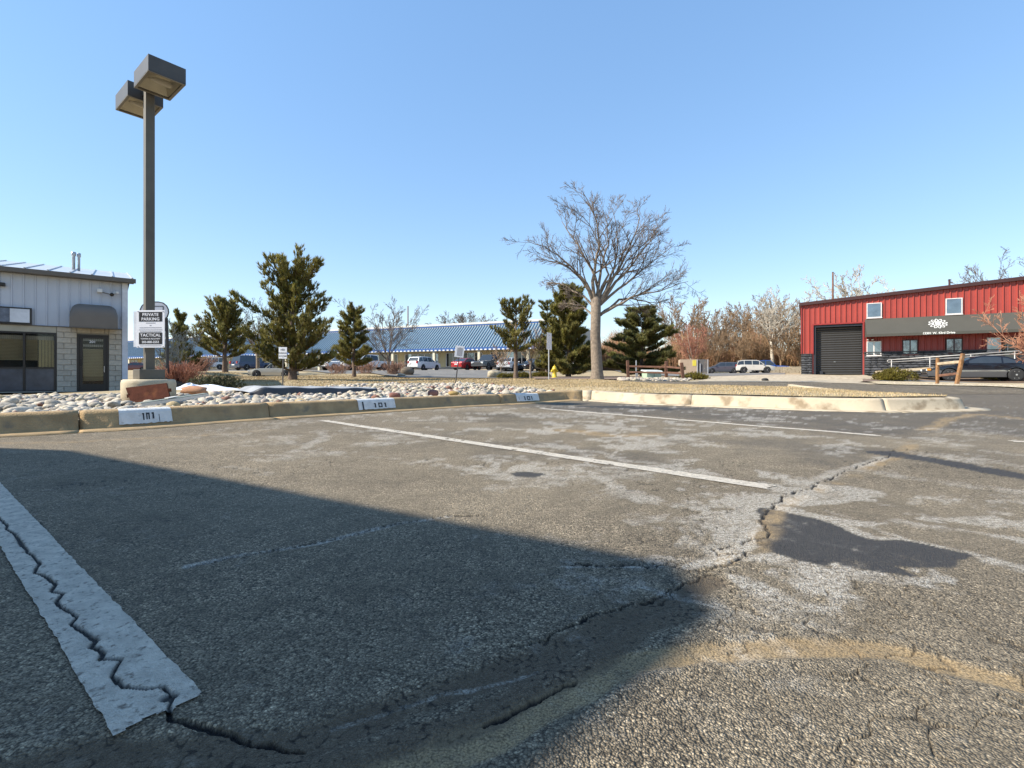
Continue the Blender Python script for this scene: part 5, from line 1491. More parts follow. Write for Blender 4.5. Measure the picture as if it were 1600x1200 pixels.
def pine(base, height, half, seed, label, m=M_needle, crown0=.12, dens=1.0, prof=None, upt=.35, tl=.26, group='evergreen trees beyond the island', lean=0, gap=.15, name='pine_tree', trunk_r=None):
    rr = random.Random(seed)
    t = thing(name, label, 'tree', base, 0, group)
    height *= .95 if seed != 21 else 1
    tr = trunk_r or height * .027
    tp = [Vector((lean * z * z / height, rr.uniform(-.02, .02) * height * (z > 0), z * height)) for z in (-.02, .1, .3, .5, .7, .9, 1.0)]
    tb = MB(); tb.tube(tp, [tr * 1.4, tr, tr * .85, tr * .65, tr * .42, tr * .2, .015], 10, cap=False)
    nb = MB(); bb2 = MB()
    prof = prof or (lambda u: (1 - u) ** .75 * (.55 + .45 * min(1, (u + .05) / .25)) + .04)
    z = crown0
    lev = 0
    while z < .985:
        u = (z - crown0) / (1 - crown0)
        f = z * 6 if False else z
        # trunk point
        k = next(i for i in range(len(tp) - 1) if tp[i + 1].z >= z * height or i == len(tp) - 2); q = (z * height - tp[k].z) / (tp[k + 1].z - tp[k].z); c = tp[k].lerp(tp[k + 1], max(0, min(1, q)))
        nbr = rr.randint(5, 7) if u < .85 else 4
        a0 = rr.uniform(0, 6.28)
        for b in range(nbr):
            if rr.random() < gap: continue
            a = a0 + 6.283 * b / nbr + rr.uniform(-.3, .3)
            L = half * prof(u) * rr.uniform(.65, 1.18)
            if L < .12: L = .12
            el = R(rr.uniform(-8, 18)) + upt * u
            d = Vector((math.cos(a) * math.cos(el), math.sin(a) * math.cos(el), math.sin(el)))
            segs = 5
            pts = [c]; dd = d.copy()
            for s in range(segs):
                dd = (dd + Vector((0, 0, .10 + .12 * s / segs)) * (upt + .2) + Vector((rr.uniform(-1, 1), rr.uniform(-1, 1), rr.uniform(-.6, .6))) * .13).normalized(); pts.append(pts[-1] + dd * L / segs)
            limb(bb2, rr, pts, max(.012, tr * .28 * (1 - .6 * u)), .008, 4)
            nt_ = max(5, int(dens * L * 33))
            shade = rr.uniform(.75, 1.2)
            for s in range(nt_):
                tt = 1 - (rr.random() ** 1.15) * .80
                g = tt * segs; i = min(int(g), segs - 1); p = pts[i].lerp(pts[i + 1], g - i); di = (pts[i + 1] - pts[i]).normalized()
                side = Vector((rr.uniform(-1, 1), rr.uniform(-1, 1), rr.uniform(-.2, .8)))
                p = p + side * (.05 + .20 * (1 - abs(tt - .75))) * min(1, L * .5)
                v = shade * rr.uniform(.7, 1.35)
                tuft(nb, rr, p, (di * .8 + side * .5 + Vector((0, 0, .5))), tl * rr.uniform(.75, 1.2), 11, tl * .095, (v, v * rr.uniform(.92, 1.04), v * rr.uniform(.7, 1.1)))
        z += (.33 + .1 * rr.random()) / height * (1.05 if u < .8 else .7) * max(1, height / 6.5)
        lev += 1
    top = tp[-1]
    for s in range(int(10 * dens)): tuft(nb, rr, top + Vector((rr.uniform(-.1, .1), rr.uniform(-.1, .1), -rr.uniform(0, .5))), Vector((rr.uniform(-.5, .5), rr.uniform(-.5, .5), 1)), tl, 13, tl * .075, (1, 1, 1))
    tb.build('trunk', M_pbark, t, smooth=True); bb2.build('branches', M_pbark, t); nb.build('crown', m, t, tint=True)
    return t
def base(px, py, d):
    p = P(px, py, d); return Vector((p.x, p.y, gz1(p.x, p.y)))
def hgt(px, py, d, b): return P(px, py, d).z - b.z
b = base(457, 592, 28); hC = hgt(457, 394, 28, b)
pine(b, hC * .81, 3.05, 21, 'biggest irregular pine tree, behind the white no-parking sign', crown0=.07, dens=1.25, gap=.22, tl=.24, prof=lambda u: (.95 if u < .3 else .95 - (u - .3) * .38) * (.88 + .2 * math.sin(u * 17)) * (1 if u < .9 else .6), upt=.75, trunk_r=.2)
b = base(352, 581, 48); pine(b, hgt(352, 484, 48, b), 3.0, 22, 'round-topped pine tree above the white boxy off-roader', crown0=.24, dens=.95, prof=lambda u: math.sqrt(max(0, 1 - (u * 1.05 - .1) ** 2)) * .95 + .08, upt=.9, tl=.30, trunk_r=.22)
b = base(283, 584, 44); pine(b, hgt(283, 493, 44, b), 1.7, 23, 'dark upright pine just right of the basketball hoop', M_needled, crown0=.10, dens=1.2, prof=lambda u: .85 - .45 * u + .1 * math.sin(u * 14), upt=.9, tl=.28)
b = base(553, 585, 38); pine(b, hgt(553, 480, 38, b), 2.15, 24, 'leaning pine tree left of the leafless tree, before white pickups', crown0=.16, dens=1.25, prof=lambda u: (1 - .62 * u) * (.9 + .18 * math.sin(u * 13)), lean=.02, tl=.26, upt=.5)
b = base(806, 591, 33); pine(b, hgt(800, 468, 33, b), 1.65, 25, 'small open pine with bare lower trunk before the white car', crown0=.36, dens=.9, prof=lambda u: math.sqrt(max(0, 1 - (u - .35) ** 2 * 1.6)) * (.85 + .2 * math.sin(u * 12)), upt=.6, tl=.24, gap=.3, trunk_r=.14)
b = base(888, 590, 38); pine(b, hgt(880, 446, 38, b), 2.6, 26, 'tall dense evergreen left of the big grey trunk', crown0=.03, dens=1.7, prof=lambda u: (1.0 - .55 * u) * (.9 + .15 * math.sin(u * 11)) * (1 if u < .9 else .7), gap=.05, tl=.30, upt=.6)
b = base(1003, 588.5, 40); pine(b, hgt(995, 476, 40, b), 3.15, 27, 'broad dark spruce right of the big grey trunk, behind the fence', M_needled, crown0=.04, dens=1.6, prof=lambda u: (1 - u) ** .6 * .95 + .1, gap=.06, tl=.28, upt=.1)
b = base(855, 590, 41); pine(b, hgt(850, 466, 41, b), 1.5, 28, 'thin grey-green evergreen between the sign post and dense evergreen', M_needled, crown0=.15, dens=1.0, prof=lambda u: .7 - .3 * u, tl=.24)

# ---- other leafless trees
SP3 = [(8, .42, 20, 50, .14, .06, .15), (7, .5, 20, 55, .16, .05, .15), (4, .5, 20, 60, .15, .03, .15)]
SP2 = [(9, .42, 20, 50, .14, .06, .1), (8, .45, 20, 60, .16, .04, .1)]
b = base(268, 592, 26); bare_tree('bare_tree', b, hgt(0, 508, 26, b), 41, .05, .5, 9, (12, 48), SP2, M_twigp, M_twigp, 'pale multi-stemmed leafless tree behind the red-twig bush', rmin=.011)
b = base(403, 579, 52); bare_tree('bare_tree', b, hgt(0, 480, 52, b), 42, .20, 2.2, 8, (10, 50), SP3, M_bark, M_twig, 'leafless tree over the dark blue vehicle, left of biggest pine', rmin=.014)
b = base(608, 581, 45); bare_tree('bare_tree', b, hgt(0, 482, 45, b), 43, .16, 1.5, 10, (12, 52), SP3, M_bark, M_twig, 'wide leafless tree in front of the blue roof, beside pickups', rmin=.013)
b = base(829, 589, 34); bare_tree('bare_tree', b, hgt(0, 505, 34, b), 44, .075, 1.3, 7, (15, 55), SP2, M_bark, M_twigt, 'young brown leafless tree right of the small open pine', rmin=.010)
b = base(783, 583, 50); bare_tree('bare_tree', b, hgt(0, 545, 50, b), 45, .06, .6, 7, (15, 60), SP2, M_bark, M_twigt, 'low brown leafless tree behind the small open pine', rmin=.014)
# woodland edge on the right: individuals over a brushy mass
gW = 'leafless trees along the far yard'
b = base(1207, 575, 84); w1 = bare_tree('bare_tree', b, hgt(0, 461, 84, b), 51, .30, 4.5, 9, (10, 55), SP3, M_twigp, M_twigp, 'white-barked leafless tree standing tallest behind the parked cars', group=gW, rmin=.028)
b = base(1083, 578, 80); w2 = bare_tree('bare_tree', b, hgt(0, 512, 80, b), 52, .16, 1.5, 10, (8, 40), SP3, M_twigp, M_twigr, 'reddish twiggy tree behind the tan bin enclosure', group=gW, rmin=.024)
b = base(1130, 577, 90); w3 = bare_tree('bare_tree', b, hgt(0, 490, 90, b), 53, .22, 2.0, 11, (8, 50), SP3, M_bark, M_twigt, 'tan leafless tree above the dark station wagon', group=gW, rmin=.028)
for px, d, top, src, rz, lab in ((1066, 96, 476, w3, 1.0, 'brown leafless tree just right of the broad dark spruce'), (1105, 100, 488, w3, 2.2, 'leafless tree rising behind the reddish twiggy tree'), (1150, 92, 500, w3, 3.3, 'bushy leafless tree over the wagon tail'),
                                (1170, 98, 472, w1, 1.4, 'leafless tree left of the white-barked tree'), (1190, 100, 480, w3, 5.0, 'leafless tree close behind white-barked trunk'), (1232, 96, 470, w1, 4.0, 'leafless tree right of the white-barked tree'),
                                (1248, 90, 484, w3, .5, 'tan leafless tree at the red building corner'), (1220, 82, 515, w2, 2.0, 'low russet brush tree right of white-barked trunk'), (1160, 84, 522, w2, 4.0, 'low russet brush tree behind white hatchback'), (1120, 86, 520, w2, 5.2, 'low russet brush tree behind wagon roof'),
                                (1335, 78, 428, w1, 2.6, 'thin leafless treetop rising above red roof near utility pole'), (1250, 82, 520, w2, 1.2, 'low russet brush tree beside the red building corner'), (1188, 86, 528, w2, 3.1, 'low russet brush tree behind the white four-wheel drive')):
    b = base(px, 577, d); h = hgt(0, top, d, b); hs_ = {w1: hgt(0, 461, 84, w1.location), w2: hgt(0, 512, 80, w2.location), w3: hgt(0, 490, 90, w3.location)}[src]
    s = h / hs_; ct = copy_tree(src, b, rz, (max(s, .75), max(s, .75), s), lab, gW)
    if src is w2 or (src is w1 and px < 1300):
        for c in ct.children:
            c.material_slots[0].link = 'OBJECT'; c.material_slots[0].material = M_twigt
b = base(1578, 580, 62); bare_tree('bare_tree', b, hgt(0, 410, 62, b), 57, .28, 5, 8, (10, 55), SP3, M_bark, M_twig, 'dark leafless tree rising behind the red roof at right', rmin=.02)
b = base(716, 577, 115); tb1 = bare_tree('bare_tree', b, hgt(0, 493, 115, b), 58, .2, 3, 9, (10, 55), SP3, M_bark, M_twig, 'distant leafless treetop above the pale parapet', rmin=.03)
copy_tree(tb1, base(735, 577, 118), 2.0, 1.02, 'second distant leafless treetop above the parapet, nearer the small pine')
# russet tree at the right edge
b = base(1655, 590, 21); bare_tree('bare_tree', b, hgt(0, 468, 21, b), 59, .09, .8, 12, (15, 75), [(10, .42, 20, 50, .14, .02, .1), (9, .45, 20, 60, .16, .01, .1), (4, .5, 20, 55, .15, 0, .1)], M_twigr, mat('twig_russet', (.36, .17, .10), .9, var=.3, vs=2), 'russet twiggy tree reaching in from the right edge', rmin=.0075)

# brush between the trees: an uncountable thicket
def thicket():
    rr = random.Random(77); mb = MB()
    for k in range(10500):
        px = rr.uniform(900, 1262); d = rr.uniform(86, 104)
        x = (px - CX) / F * d
        z0 = gz1(x, d) if k % 40 == 0 else z0
        h = rr.uniform(2.5, 7.6) * (.75 + .25 * math.sin(px * .06))
        p = Vector((x, d, z0)); q = p + Vector((rr.uniform(-.8, .8), rr.uniform(-.8, .8), h))
        v = rr.uniform(.6, 1.3); mb.cur = (v, v * rr.uniform(.8, 1.0), v * rr.uniform(.7, 1.0))
        m_ = p.lerp(q, .5) + Vector((rr.uniform(-.4, .4), 0, 0))
        mb.tube([p, m_, q], [.035, .03, .012], 3, cap=False)
        for j in range(3):
            s = p.lerp(q, rr.uniform(.3, .95)); e = s + Vector((rr.uniform(-1.2, 1.2), rr.uniform(-.8, .8), rr.uniform(.2, 1.3)))
            mb.tube([s, e], [.024, .01], 3, cap=False)
    o = mb.build('thicket', mat('thicket_twigs', (.30, .19, .105), .95, var=.25, vs=.4, tint=True), tint=True)
    tag(o, 'tangled brown brush filling the woodland edge behind the yard', 'brush', kind='stuff')
thicket()

# ---- shrubs
def shrub(name, px, py, d, w, l, h, m, label, seed, n=700, tl=.12, cat='shrub', group=None, upv=.6):
    rr = random.Random(seed); b = base(px, py, d); t = thing(name, label, cat, b, rr.uniform(0, 3), group)
    nb = MB(); st = MB()
    lob = [(rr.uniform(-.32, .32) * w, rr.uniform(-.32, .32) * l, rr.uniform(.55, 1.0)) for _ in range(6)] + [(0, 0, 1)]
    for k in range(n):
        cx_, cy_, s = rr.choice(lob)
        a = rr.uniform(0, 6.283); e = math.acos(rr.uniform(0, 1)); r_ = rr.uniform(.75, 1.05)
        v = Vector((math.sin(e) * math.cos(a), math.sin(e) * math.sin(a), math.cos(e)))
        p = Vector((cx_ + v.x * w * .34 * s * r_, cy_ + v.y * l * .34 * s * r_, v.z * h * s * r_ * .88))
        br = rr.uniform(.65, 1.3); tuft(nb, rr, p, v + Vector((rr.uniform(-.4, .4), rr.uniform(-.4, .4), upv)), tl * rr.uniform(.7, 1.3), 7, tl * .13, (br, br * rr.uniform(.9, 1.02), br * rr.uniform(.6, 1.1)), 1.1)
    for k in range(14):
        a = rr.uniform(0, 6.283); r_ = rr.uniform(.1, .4); st.tube([(0, 0, -.05), (math.cos(a) * w * r_ * .5, math.sin(a) * l * r_ * .5, h * .35), (math.cos(a) * w * r_, math.sin(a) * l * r_, h * .75)], [.02, .015, .006], 4, cap=False)
    st.build('stems', M_twig, t); nb.build('foliage', m, t, tint=True)
    return t
shrub('shrub', 345, 602, 15.5, 2.0, 1.5, .46, M_yew, 'low clipped dark green shrub behind the snow patch', 61, 1700, .07)
shrub('juniper', 1085, 591.5, 29, 1.9, 1.3, .42, M_junip, 'low olive juniper right of the split rail fence', 62, 700, .11)
shrub('juniper', 1396, 592.5, 26.5, 2.3, 1.5, .75, M_junip, 'large yellow-green juniper left of the ramp railing', 63, 1500, .11)
shrub('juniper', 1557, 584, 30.3, 2.3, 1.2, .95, M_junip, 'upright yellow-green juniper behind the black coupe', 64, 1300, .11)
shrub('juniper', 815, 590, 36.5, 2.6, 1.2, .5, M_junip, 'golden low juniper hedge left of the bare-trunk pine base', 65, 900, .11)
shrub('juniper', 845, 588, 38.5, 1.9, 1.2, .5, M_junip, 'golden low juniper just left of the tall grey sign post', 66, 800, .11)
shrub('juniper', 790, 590, 35, 1.4, 1.2, .45, M_junip, 'golden low juniper behind the square pale boulder', 67, 600, .11)

def twig_bush(px, py, d, w, h, m, label, seed, n=160, name='twiggy_bush', rmin=.009):
    global RMIN
    RMIN = rmin; rr = random.Random(seed); b = base(px, py, d); t = thing(name, label, 'bush', b)
    mb = MB()
    for k in range(n):
        a = rr.uniform(0, 6.283); e = R(rr.uniform(3, 62)); dd = Vector((math.cos(a) * math.sin(e), math.sin(a) * math.sin(e), math.cos(e)))
        st = Vector((rr.uniform(-.18, .18) * w, rr.uniform(-.18, .18) * w, -.03))
        L = min(h / max(.35, math.cos(e)), w * .62 / max(.2, math.sin(e))) * rr.uniform(.7, 1.05)
        ps = wander(rr, st, dd, L, 4, .12, .06); limb(mb, rr, ps, .013, rmin, 3)
        branch(mb, rr, ps, .012, 0, [(4, .4, 15, 45, .12, .05, .3)])
    mb.build('stems', m, t); return t
twig_bush(279, 598, 17.5, 1.25, .78, M_twigr, 'bright red twiggy bush beside the basketball hoop base', 71, 260)
tw = mat('twig_rust', (.27, .16, .115), .9, var=.3, vs=2)
twig_bush(528, 588, 46, 3.4, 0.88, tw, 'low rusty twig bush below the leaning pine, left', 72, 75, rmin=.016)
twig_bush(572, 588, 45, 3.0, 0.96, tw, 'low rusty twig bush in front of the white pickup', 73, 75, rmin=.016)
twig_bush(617, 588, 43, 2.6, 1.00, tw, 'low rusty twig bush beside the road, left of the boulder', 74, 90, rmin=.016)
twig_bush(312, 582, 56, 2.6, 1.6, tw, 'rusty twig bush hiding the front of the white off-roader', 75, 160, rmin=.018)
twig_bush(1622, 592, 25, .9, 1.0, mat('twig_orange', (.34, .16, .06), .9, var=.3), 'small orange twiggy bush at the right edge by the coupe', 76, 150)

# ---- dry grass blades over the verge and the lawn
def grass(name, polys, n, hmin, hmax, seed, zf, label, w=.004):
    rg = np.random.RandomState(seed); V = []; T = []
    xs = []; ys = []
    for poly, k in zip(polys, n):
        px_ = [p[0] for p in poly]; py_ = [p[1] for p in poly]
        x = rg.uniform(min(px_), max(px_), k * 4); y = rg.uniform(min(py_), max(py_), k * 4)
        ok = inpoly(x, y, poly); xs.append(x[ok][:k]); ys.append(y[ok][:k])
    x = np.concatenate(xs); y = np.concatenate(ys); z = zf(x, y)
    N_ = len(x); a = rg.uniform(0, 6.283, N_); h = rg.uniform(hmin, hmax, N_) * (.5 + fbm(x * 1.2, y * 1.2, 3)); ln = rg.uniform(.2, 1.1, N_) * h
    ww = w * (1 + y / 12)
    dx, dy = np.cos(a), np.sin(a)
    b = rg.uniform(0, 6.283, N_)
    v = np.empty((N_, 3, 3)); v[:, 0] = np.stack([x - dx * ww, y - dy * ww, z - .01], 1); v[:, 1] = np.stack([x + dx * ww, y + dy * ww, z - .01], 1); v[:, 2] = np.stack([x + np.cos(b) * ln, y + np.sin(b) * ln, z + h], 1)
    me = bpy.data.meshes.new(name); me.from_pydata(v.reshape(-1, 3).tolist(), [], np.arange(N_ * 3).reshape(-1, 3).tolist())
    t = rg.uniform(.6, 1.35, N_); c = np.stack([t, t * rg.uniform(.9, 1.0, N_), t * rg.uniform(.75, 1.05, N_), np.ones(N_)], 1)
    at = me.color_attributes.new('tint', 'FLOAT_COLOR', 'POINT'); at.data.foreach_set('color', np.repeat(c, 3, 0).astype(np.float32).ravel())
    me.materials.append(M_blade); o = obj(name, me); tag(o, label, 'grass', kind='stuff'); return o
M_blade = mat('dry_blades', (.40, .315, .18), .9, var=.2, vs=1.5, tint=True)
grass('verge_grass', [isl_poly], [42000], .012, .035, 5, isl_z, 'short dry straw grass on the kerbed verge')
lawn_poly = [(-2.4, 18.4), (3.2, 23), (2.6, 30), (-2, 36), (-8, 40), (-20, 44), (-34, 52), (-30, 40), (-19, 26), (-13, 19), (-8.5, 14.5), (-6, 13.5), (-4.6, 17)]
grass('lawn_grass', [lawn_poly], [60000], .02, .055, 6, lambda x, y: gz(x, y) - .05, 'dormant golden lawn between the rock bed and the far yard', .007)
# ================================================================ VEHICLES
M_tyre = mat('tyre_rubber', (.018, .018, .019), .85)
M_rim = mat('alloy_rim', (.48, .48, .47), .3, .6)
M_cglass = mat('car_glass', (.045, .055, .065), .05, .35, var=.1, spec=.9)
M_under = mat('underbody', (.010, .010, .011), .9)
M_hl = mat('headlight_lens', (.62, .63, .62), .12, .1)
M_tl = mat('taillight_lens', (.30, .012, .012), .2)
M_amb = mat('amber_lens', (.55, .22, .03), .25)
M_chrome = mat('chrome', (.6, .6, .6), .15, .9)
M_plate = mat('plate_white', (.6, .6, .58), .5)
M_plast = mat('dark_plastic', (.03, .03, .032), .6)
_wheel = {}
def wheel(par, x, y, r, w, spokes):
    key = (round(r, 3), spokes, y > 0)
    if key not in _wheel:
        Mx = Matrix.Rotation(R(90), 3, 'X'); s = 1 if y > 0 else -1
        tb = MB(); tb.lathe([(r * .68, -w / 2), (r * .9, -w / 2), (r, -w * .36), (r, w * .36), (r * .9, w / 2), (r * .68, w / 2)], 28, Mx); 
        rb_ = MB(); rr_ = r * .68
        rb_.lathe([(rr_, -w * .42), (rr_, w * .42)], 24, Mx)
        rb_.lathe([(rr_, 0), (rr_ * .96, .0), (0, .0)], 24, Mx, (0, s * w * .05, 0))
        for k in range(spokes):
            a = 2 * math.pi * k / spokes; rb_.bar((0, s * w * .36, 0), (rr_ * .97 * math.cos(a), s * w * .42, rr_ * .97 * math.sin(a)), .10 if spokes < 8 else .065, .03)
        rb_.lathe([(rr_ * 1.0, -.004), (rr_ * 1.0, .004), (rr_ * .88, .006), (rr_ * .86, -.004)], 24, Matrix.Rotation(R(-90) * s, 3, 'X'), (0, s * w * .46, 0))
        rb_.lathe([(rr_ * .22, 0), (rr_ * .2, .03), (0, .035)], 12, Matrix.Rotation(R(-90) * s, 3, 'X'), (0, s * w * .36, 0))
        t_ = tb.mesh('tyre', True); t_.materials.append(M_tyre); q_ = rb_.mesh('rim'); q_.materials.append(M_rim)
        dk = MB(); dk.lathe([(rr_ * .97, 0), (0, 0)], 20, Mx, (0, s * w * .06, 0)); d_ = dk.mesh('brake'); d_.materials.append(M_under)
        _wheel[key] = (t_, q_, d_)
    a, b, c = _wheel[key]
    t = obj('wheel', a, par, 0, (x, y, r)); t.name = 'wheel'; obj('rim', b, t); obj('brake', c, t)

def car(name, px, py, d, yaw, label, paint, L, W, top, gh, xf, xr, r=.33, zc=.22, pillars=(), two=None, spokes=5, wt=.62, cat='car', extra=None, rough=.25, metal=.2, front_hl=(.62, .12), tail=(.75, .25), loc=None, rimm=None):
    """top: body outline (x,z) from rear bottom over the top to front bottom; gh: glasshouse outline rear base -> roof -> front base"""
    b = loc or base(px, py, d)
    t = thing(name, label, cat, b, yaw)
    mp = mat(name + '_paint_%d' % len(bpy.data.materials), paint, rough, metal, var=.04, vs=.7, coat=.5)
    hw = W / 2
    # lower body with wheel arches
    ra = r * 1.14
    def arch(cx):
        a0 = math.asin(max(-1, min(1, (zc - r) / ra))); n = 12
        return [(cx + ra * math.cos(math.pi - a0 - (math.pi - 2 * a0) * k / n), r + ra * math.sin(math.pi - a0 - (math.pi - 2 * a0) * k / n)) for k in range(n + 1)]
    poly = list(top) + [(p[0], p[1]) for p in reversed(arch(xf))] + [(p[0], p[1]) for p in reversed(arch(xr))]
    bm = bmesh.new()
    A = [bm.verts.new((x, hw, z)) for x, z in poly]; B = [bm.verts.new((x, -hw, z)) for x, z in poly]
    n = len(poly)
    bm.faces.new(A); bm.faces.new(B[::-1])
    for i in range(n): bm.faces.new((A[i], B[i], B[(i + 1) % n], A[(i + 1) % n]))
    zmax = max(z for x, z in top)
    for k in np.arange(-L / 2 + .2, L / 2 - .1, .32): bmesh.ops.bisect_plane(bm, geom=bm.verts[:] + bm.edges[:] + bm.faces[:], dist=1e-4, plane_co=(k, 0, 0), plane_no=(1, 0, 0))
    for z in (.42, .58, zmax - .12): bmesh.ops.bisect_plane(bm, geom=bm.verts[:] + bm.edges[:] + bm.faces[:], dist=1e-4, plane_co=(0, 0, z), plane_no=(0, 0, 1))
    for y in (-hw * .8, hw * .8): bmesh.ops.bisect_plane(bm, geom=bm.verts[:] + bm.edges[:] + bm.faces[:], dist=1e-4, plane_co=(0, y, 0), plane_no=(0, 1, 0))
    bmesh.ops.triangulate(bm, faces=[f for f in bm.faces if len(f.verts) > 4])
    def plan(x, z):
        e = max(0, (abs(x) - (L / 2 - .75)) / .75); k = 1 - .16 * e * e
        k *= 1 - .05 * max(0, (z - .62) / .4) - .05 * max(0, (.45 - z) / .25)
        return k
    for v in bm.verts: v.co.y *= plan(v.co.x, v.co.z)
    bmesh.ops.recalc_face_normals(bm, faces=bm.faces[:])
    me = bpy.data.meshes.new('body'); bm.to_mesh(me); bm.free()
    me.materials.append(mp)
    if two:
        me.materials.append(mat(name + '_lower_reflection_%d' % len(bpy.data.materials), two, .45, .1, var=.04))  # grey reflection put into the colour of the lower sides
        for p in me.polygons:
            if p.center.z < .52 and abs(p.normal.y) > .5: p.material_index = 1
    body = obj('body', me, t, .035)
    u = MB(); u.bx(-L / 2 + .3, L / 2 - .3, -hw + .2, hw - .2, zc - .02, max(zc + .1, r + .25)); u.build('underbody', M_under, t)
    # glasshouse
    if gh:
        zb = min(gh[0][1], gh[-1][1]); zt = max(z for x, z in gh); wb = hw * .93
        wy = lambda z: wb + (hw * wt / .68 * .80 - wb) * max(0, (z - zb)) / (zt - zb)
        g = MB(); m = len(gh)
        g.add([(x, wy(z), z) for x, z in gh] + [(x, -wy(z), z) for x, z in gh], [tuple(range(m)), tuple(range(2 * m - 1, m - 1, -1))] + [(i, i + m, i + m + 1, i + 1) for i in range(m - 1)] + [(m - 1, 2 * m - 1, m, 0)])
        go = g.build('cabin', mp, t, bevel=.03)
        xs = [p[0] for p in gh]
        def roofz(x): return float(np.interp(x, xs, [p[1] for p in gh]))
        xr_, xf_ = gh[0][0] + .06, gh[-1][0] - .06
        edges = [xr_] + sorted(pillars) + [xf_]
        for sgn in (1, -1):
            for a, c in zip(edges[:-1], edges[1:]):
                ps = []
                for x in np.linspace(a + .035, c - .035, 9):
                    z = roofz(x) - .075
                    if z > zb + .07: ps.append((x, z))
                if len(ps) < 2: continue
                loop = [(ps[0][0], zb + .035), *ps, (ps[-1][0], zb + .035)]
                w_ = MB(); w_.add([(x, sgn * (wy(z) + .006), z) for x, z in loop], [tuple(range(len(loop))) if sgn < 0 else tuple(range(len(loop) - 1, -1, -1))]); w_.build('window', M_cglass, go)
        def screen(p, q, nm, lift):
            a, c = Vector((p[0], 0, p[1])), Vector((q[0], 0, q[1])); dv = (c - a); nn = Vector((-dv.z, 0, dv.x)).normalized()
            if nn.x * lift < 0: nn = -nn
            a2, c2 = a + dv * .08, c - dv * .08
            w_ = MB(); ya, yc = wy(a2.z) - .07, wy(c2.z) - .07
            w_.add([Vector((a2.x, -ya, a2.z)) + nn * .008, Vector((a2.x, ya, a2.z)) + nn * .008, Vector((c2.x, yc, c2.z)) + nn * .008, Vector((c2.x, -yc, c2.z)) + nn * .008], [(0, 1, 2, 3)]); w_.build(nm, M_cglass, go)
        screen(gh[-2], gh[-1], 'windscreen', 1); screen(gh[0], gh[1], 'rear_window', -1)
        for sgn in (1, -1): MB().box((gh[-1][0] - .22, sgn * (hw + .06), zb + .09), (.12, .17, .11)).build('mirror', mp, t, bevel=.02)
    # lights and trim
    zf_, hf = front_hl; zt_, ht_ = tail
    for sgn in (1, -1):
        MB().box((L / 2 - .07, sgn * hw * .64, zf_), (.14, hw * .36, hf), Matrix.Rotation(-sgn * .25, 3, 'Z')).build('headlight', M_hl, t, bevel=.015)
        MB().box((-L / 2 + .06, sgn * hw * .70, zt_), (.13, hw * .26, ht_), Matrix.Rotation(sgn * .2, 3, 'Z')).build('taillight', M_tl, t, bevel=.012)
        for dx in ([p for p in pillars][:2] or [-.1]): MB().box((dx + .10, sgn * hw * .985, zmax - .2), (.15, .03, .025)).build('door_handle', mp if rough < .5 else M_chrome, t)
    MB().bx(L / 2 - .06, L / 2 + .012, -hw * .42, hw * .42, zf_ - .13, zf_ + .05).build('grille', M_plast, t)
    MB().bx(-L / 2 - .012, -L / 2 + .05, -.26, .26, .62, .76).build('number_plate', M_plate, t)
    MB().bx(L / 2 - .05, L / 2 + .02, -hw * .8, hw * .8, zc + .02, zc + .14).build('front_bumper', M_plast, t)
    MB().bx(-L / 2 - .02, -L / 2 + .05, -hw * .8, hw * .8, zc + .02, zc + .16).build('rear_bumper', M_plast, t)
    for x in (xf, xr):
        for s in (1, -1): wheel(t, x, s * (hw - .09), r, .21, spokes)
    if extra: extra(t, mp, hw)
    return t
def sedan(**k):
    return dict(L=4.7, W=1.8, top=[(-2.35, .3), (-2.35, .72), (-2.28, .95), (-1.7, 1.0), (-1.0, .98), (.9, .94), (1.6, .86), (2.15, .74), (2.33, .6), (2.35, .3)], gh=[(-1.95, .98), (-1.1, 1.40), (-.3, 1.46), (.25, 1.42), (1.15, .93)], xf=1.42, xr=-1.35, pillars=(-.95, .05), **k)
def suv(**k):
    return dict(L=4.6, W=1.88, top=[(-2.3, .35), (-2.3, .8), (-2.24, 1.08), (-1.4, 1.1), (.9, 1.05), (1.7, 1.0), (2.2, .86), (2.3, .65), (2.3, .35)], gh=[(-2.2, 1.08), (-1.95, 1.60), (-1.3, 1.70), (.2, 1.68), (.45, 1.62), (1.15, 1.04)], xf=1.38, xr=-1.36, r=.36, zc=.27, pillars=(-1.3, -.35, .5), tail=(.98, .3), front_hl=(.78, .16), **k)
def pickup(**k):
    return dict(L=5.8, W=2.0, top=[(-2.9, .5), (-2.9, 1.12), (-1.15, 1.14), (-1.1, 1.16), (1.1, 1.14), (1.8, 1.1), (2.75, 1.02), (2.9, .85), (2.9, .5)], gh=[(-1.12, 1.14), (-1.0, 1.82), (-.3, 1.9), (.45, 1.88), (1.2, 1.13)], xf=1.9, xr=-1.75, r=.41, zc=.42, pillars=(-.15,), cat='pickup truck', tail=(.95, .36), front_hl=(.86, .2), **k)
def bed(t, mp, hw):
    MB().bx(-2.82, -1.2, -hw + .1, hw - .1, 1.125, 1.17).build('cargo_bed', M_plast, t)
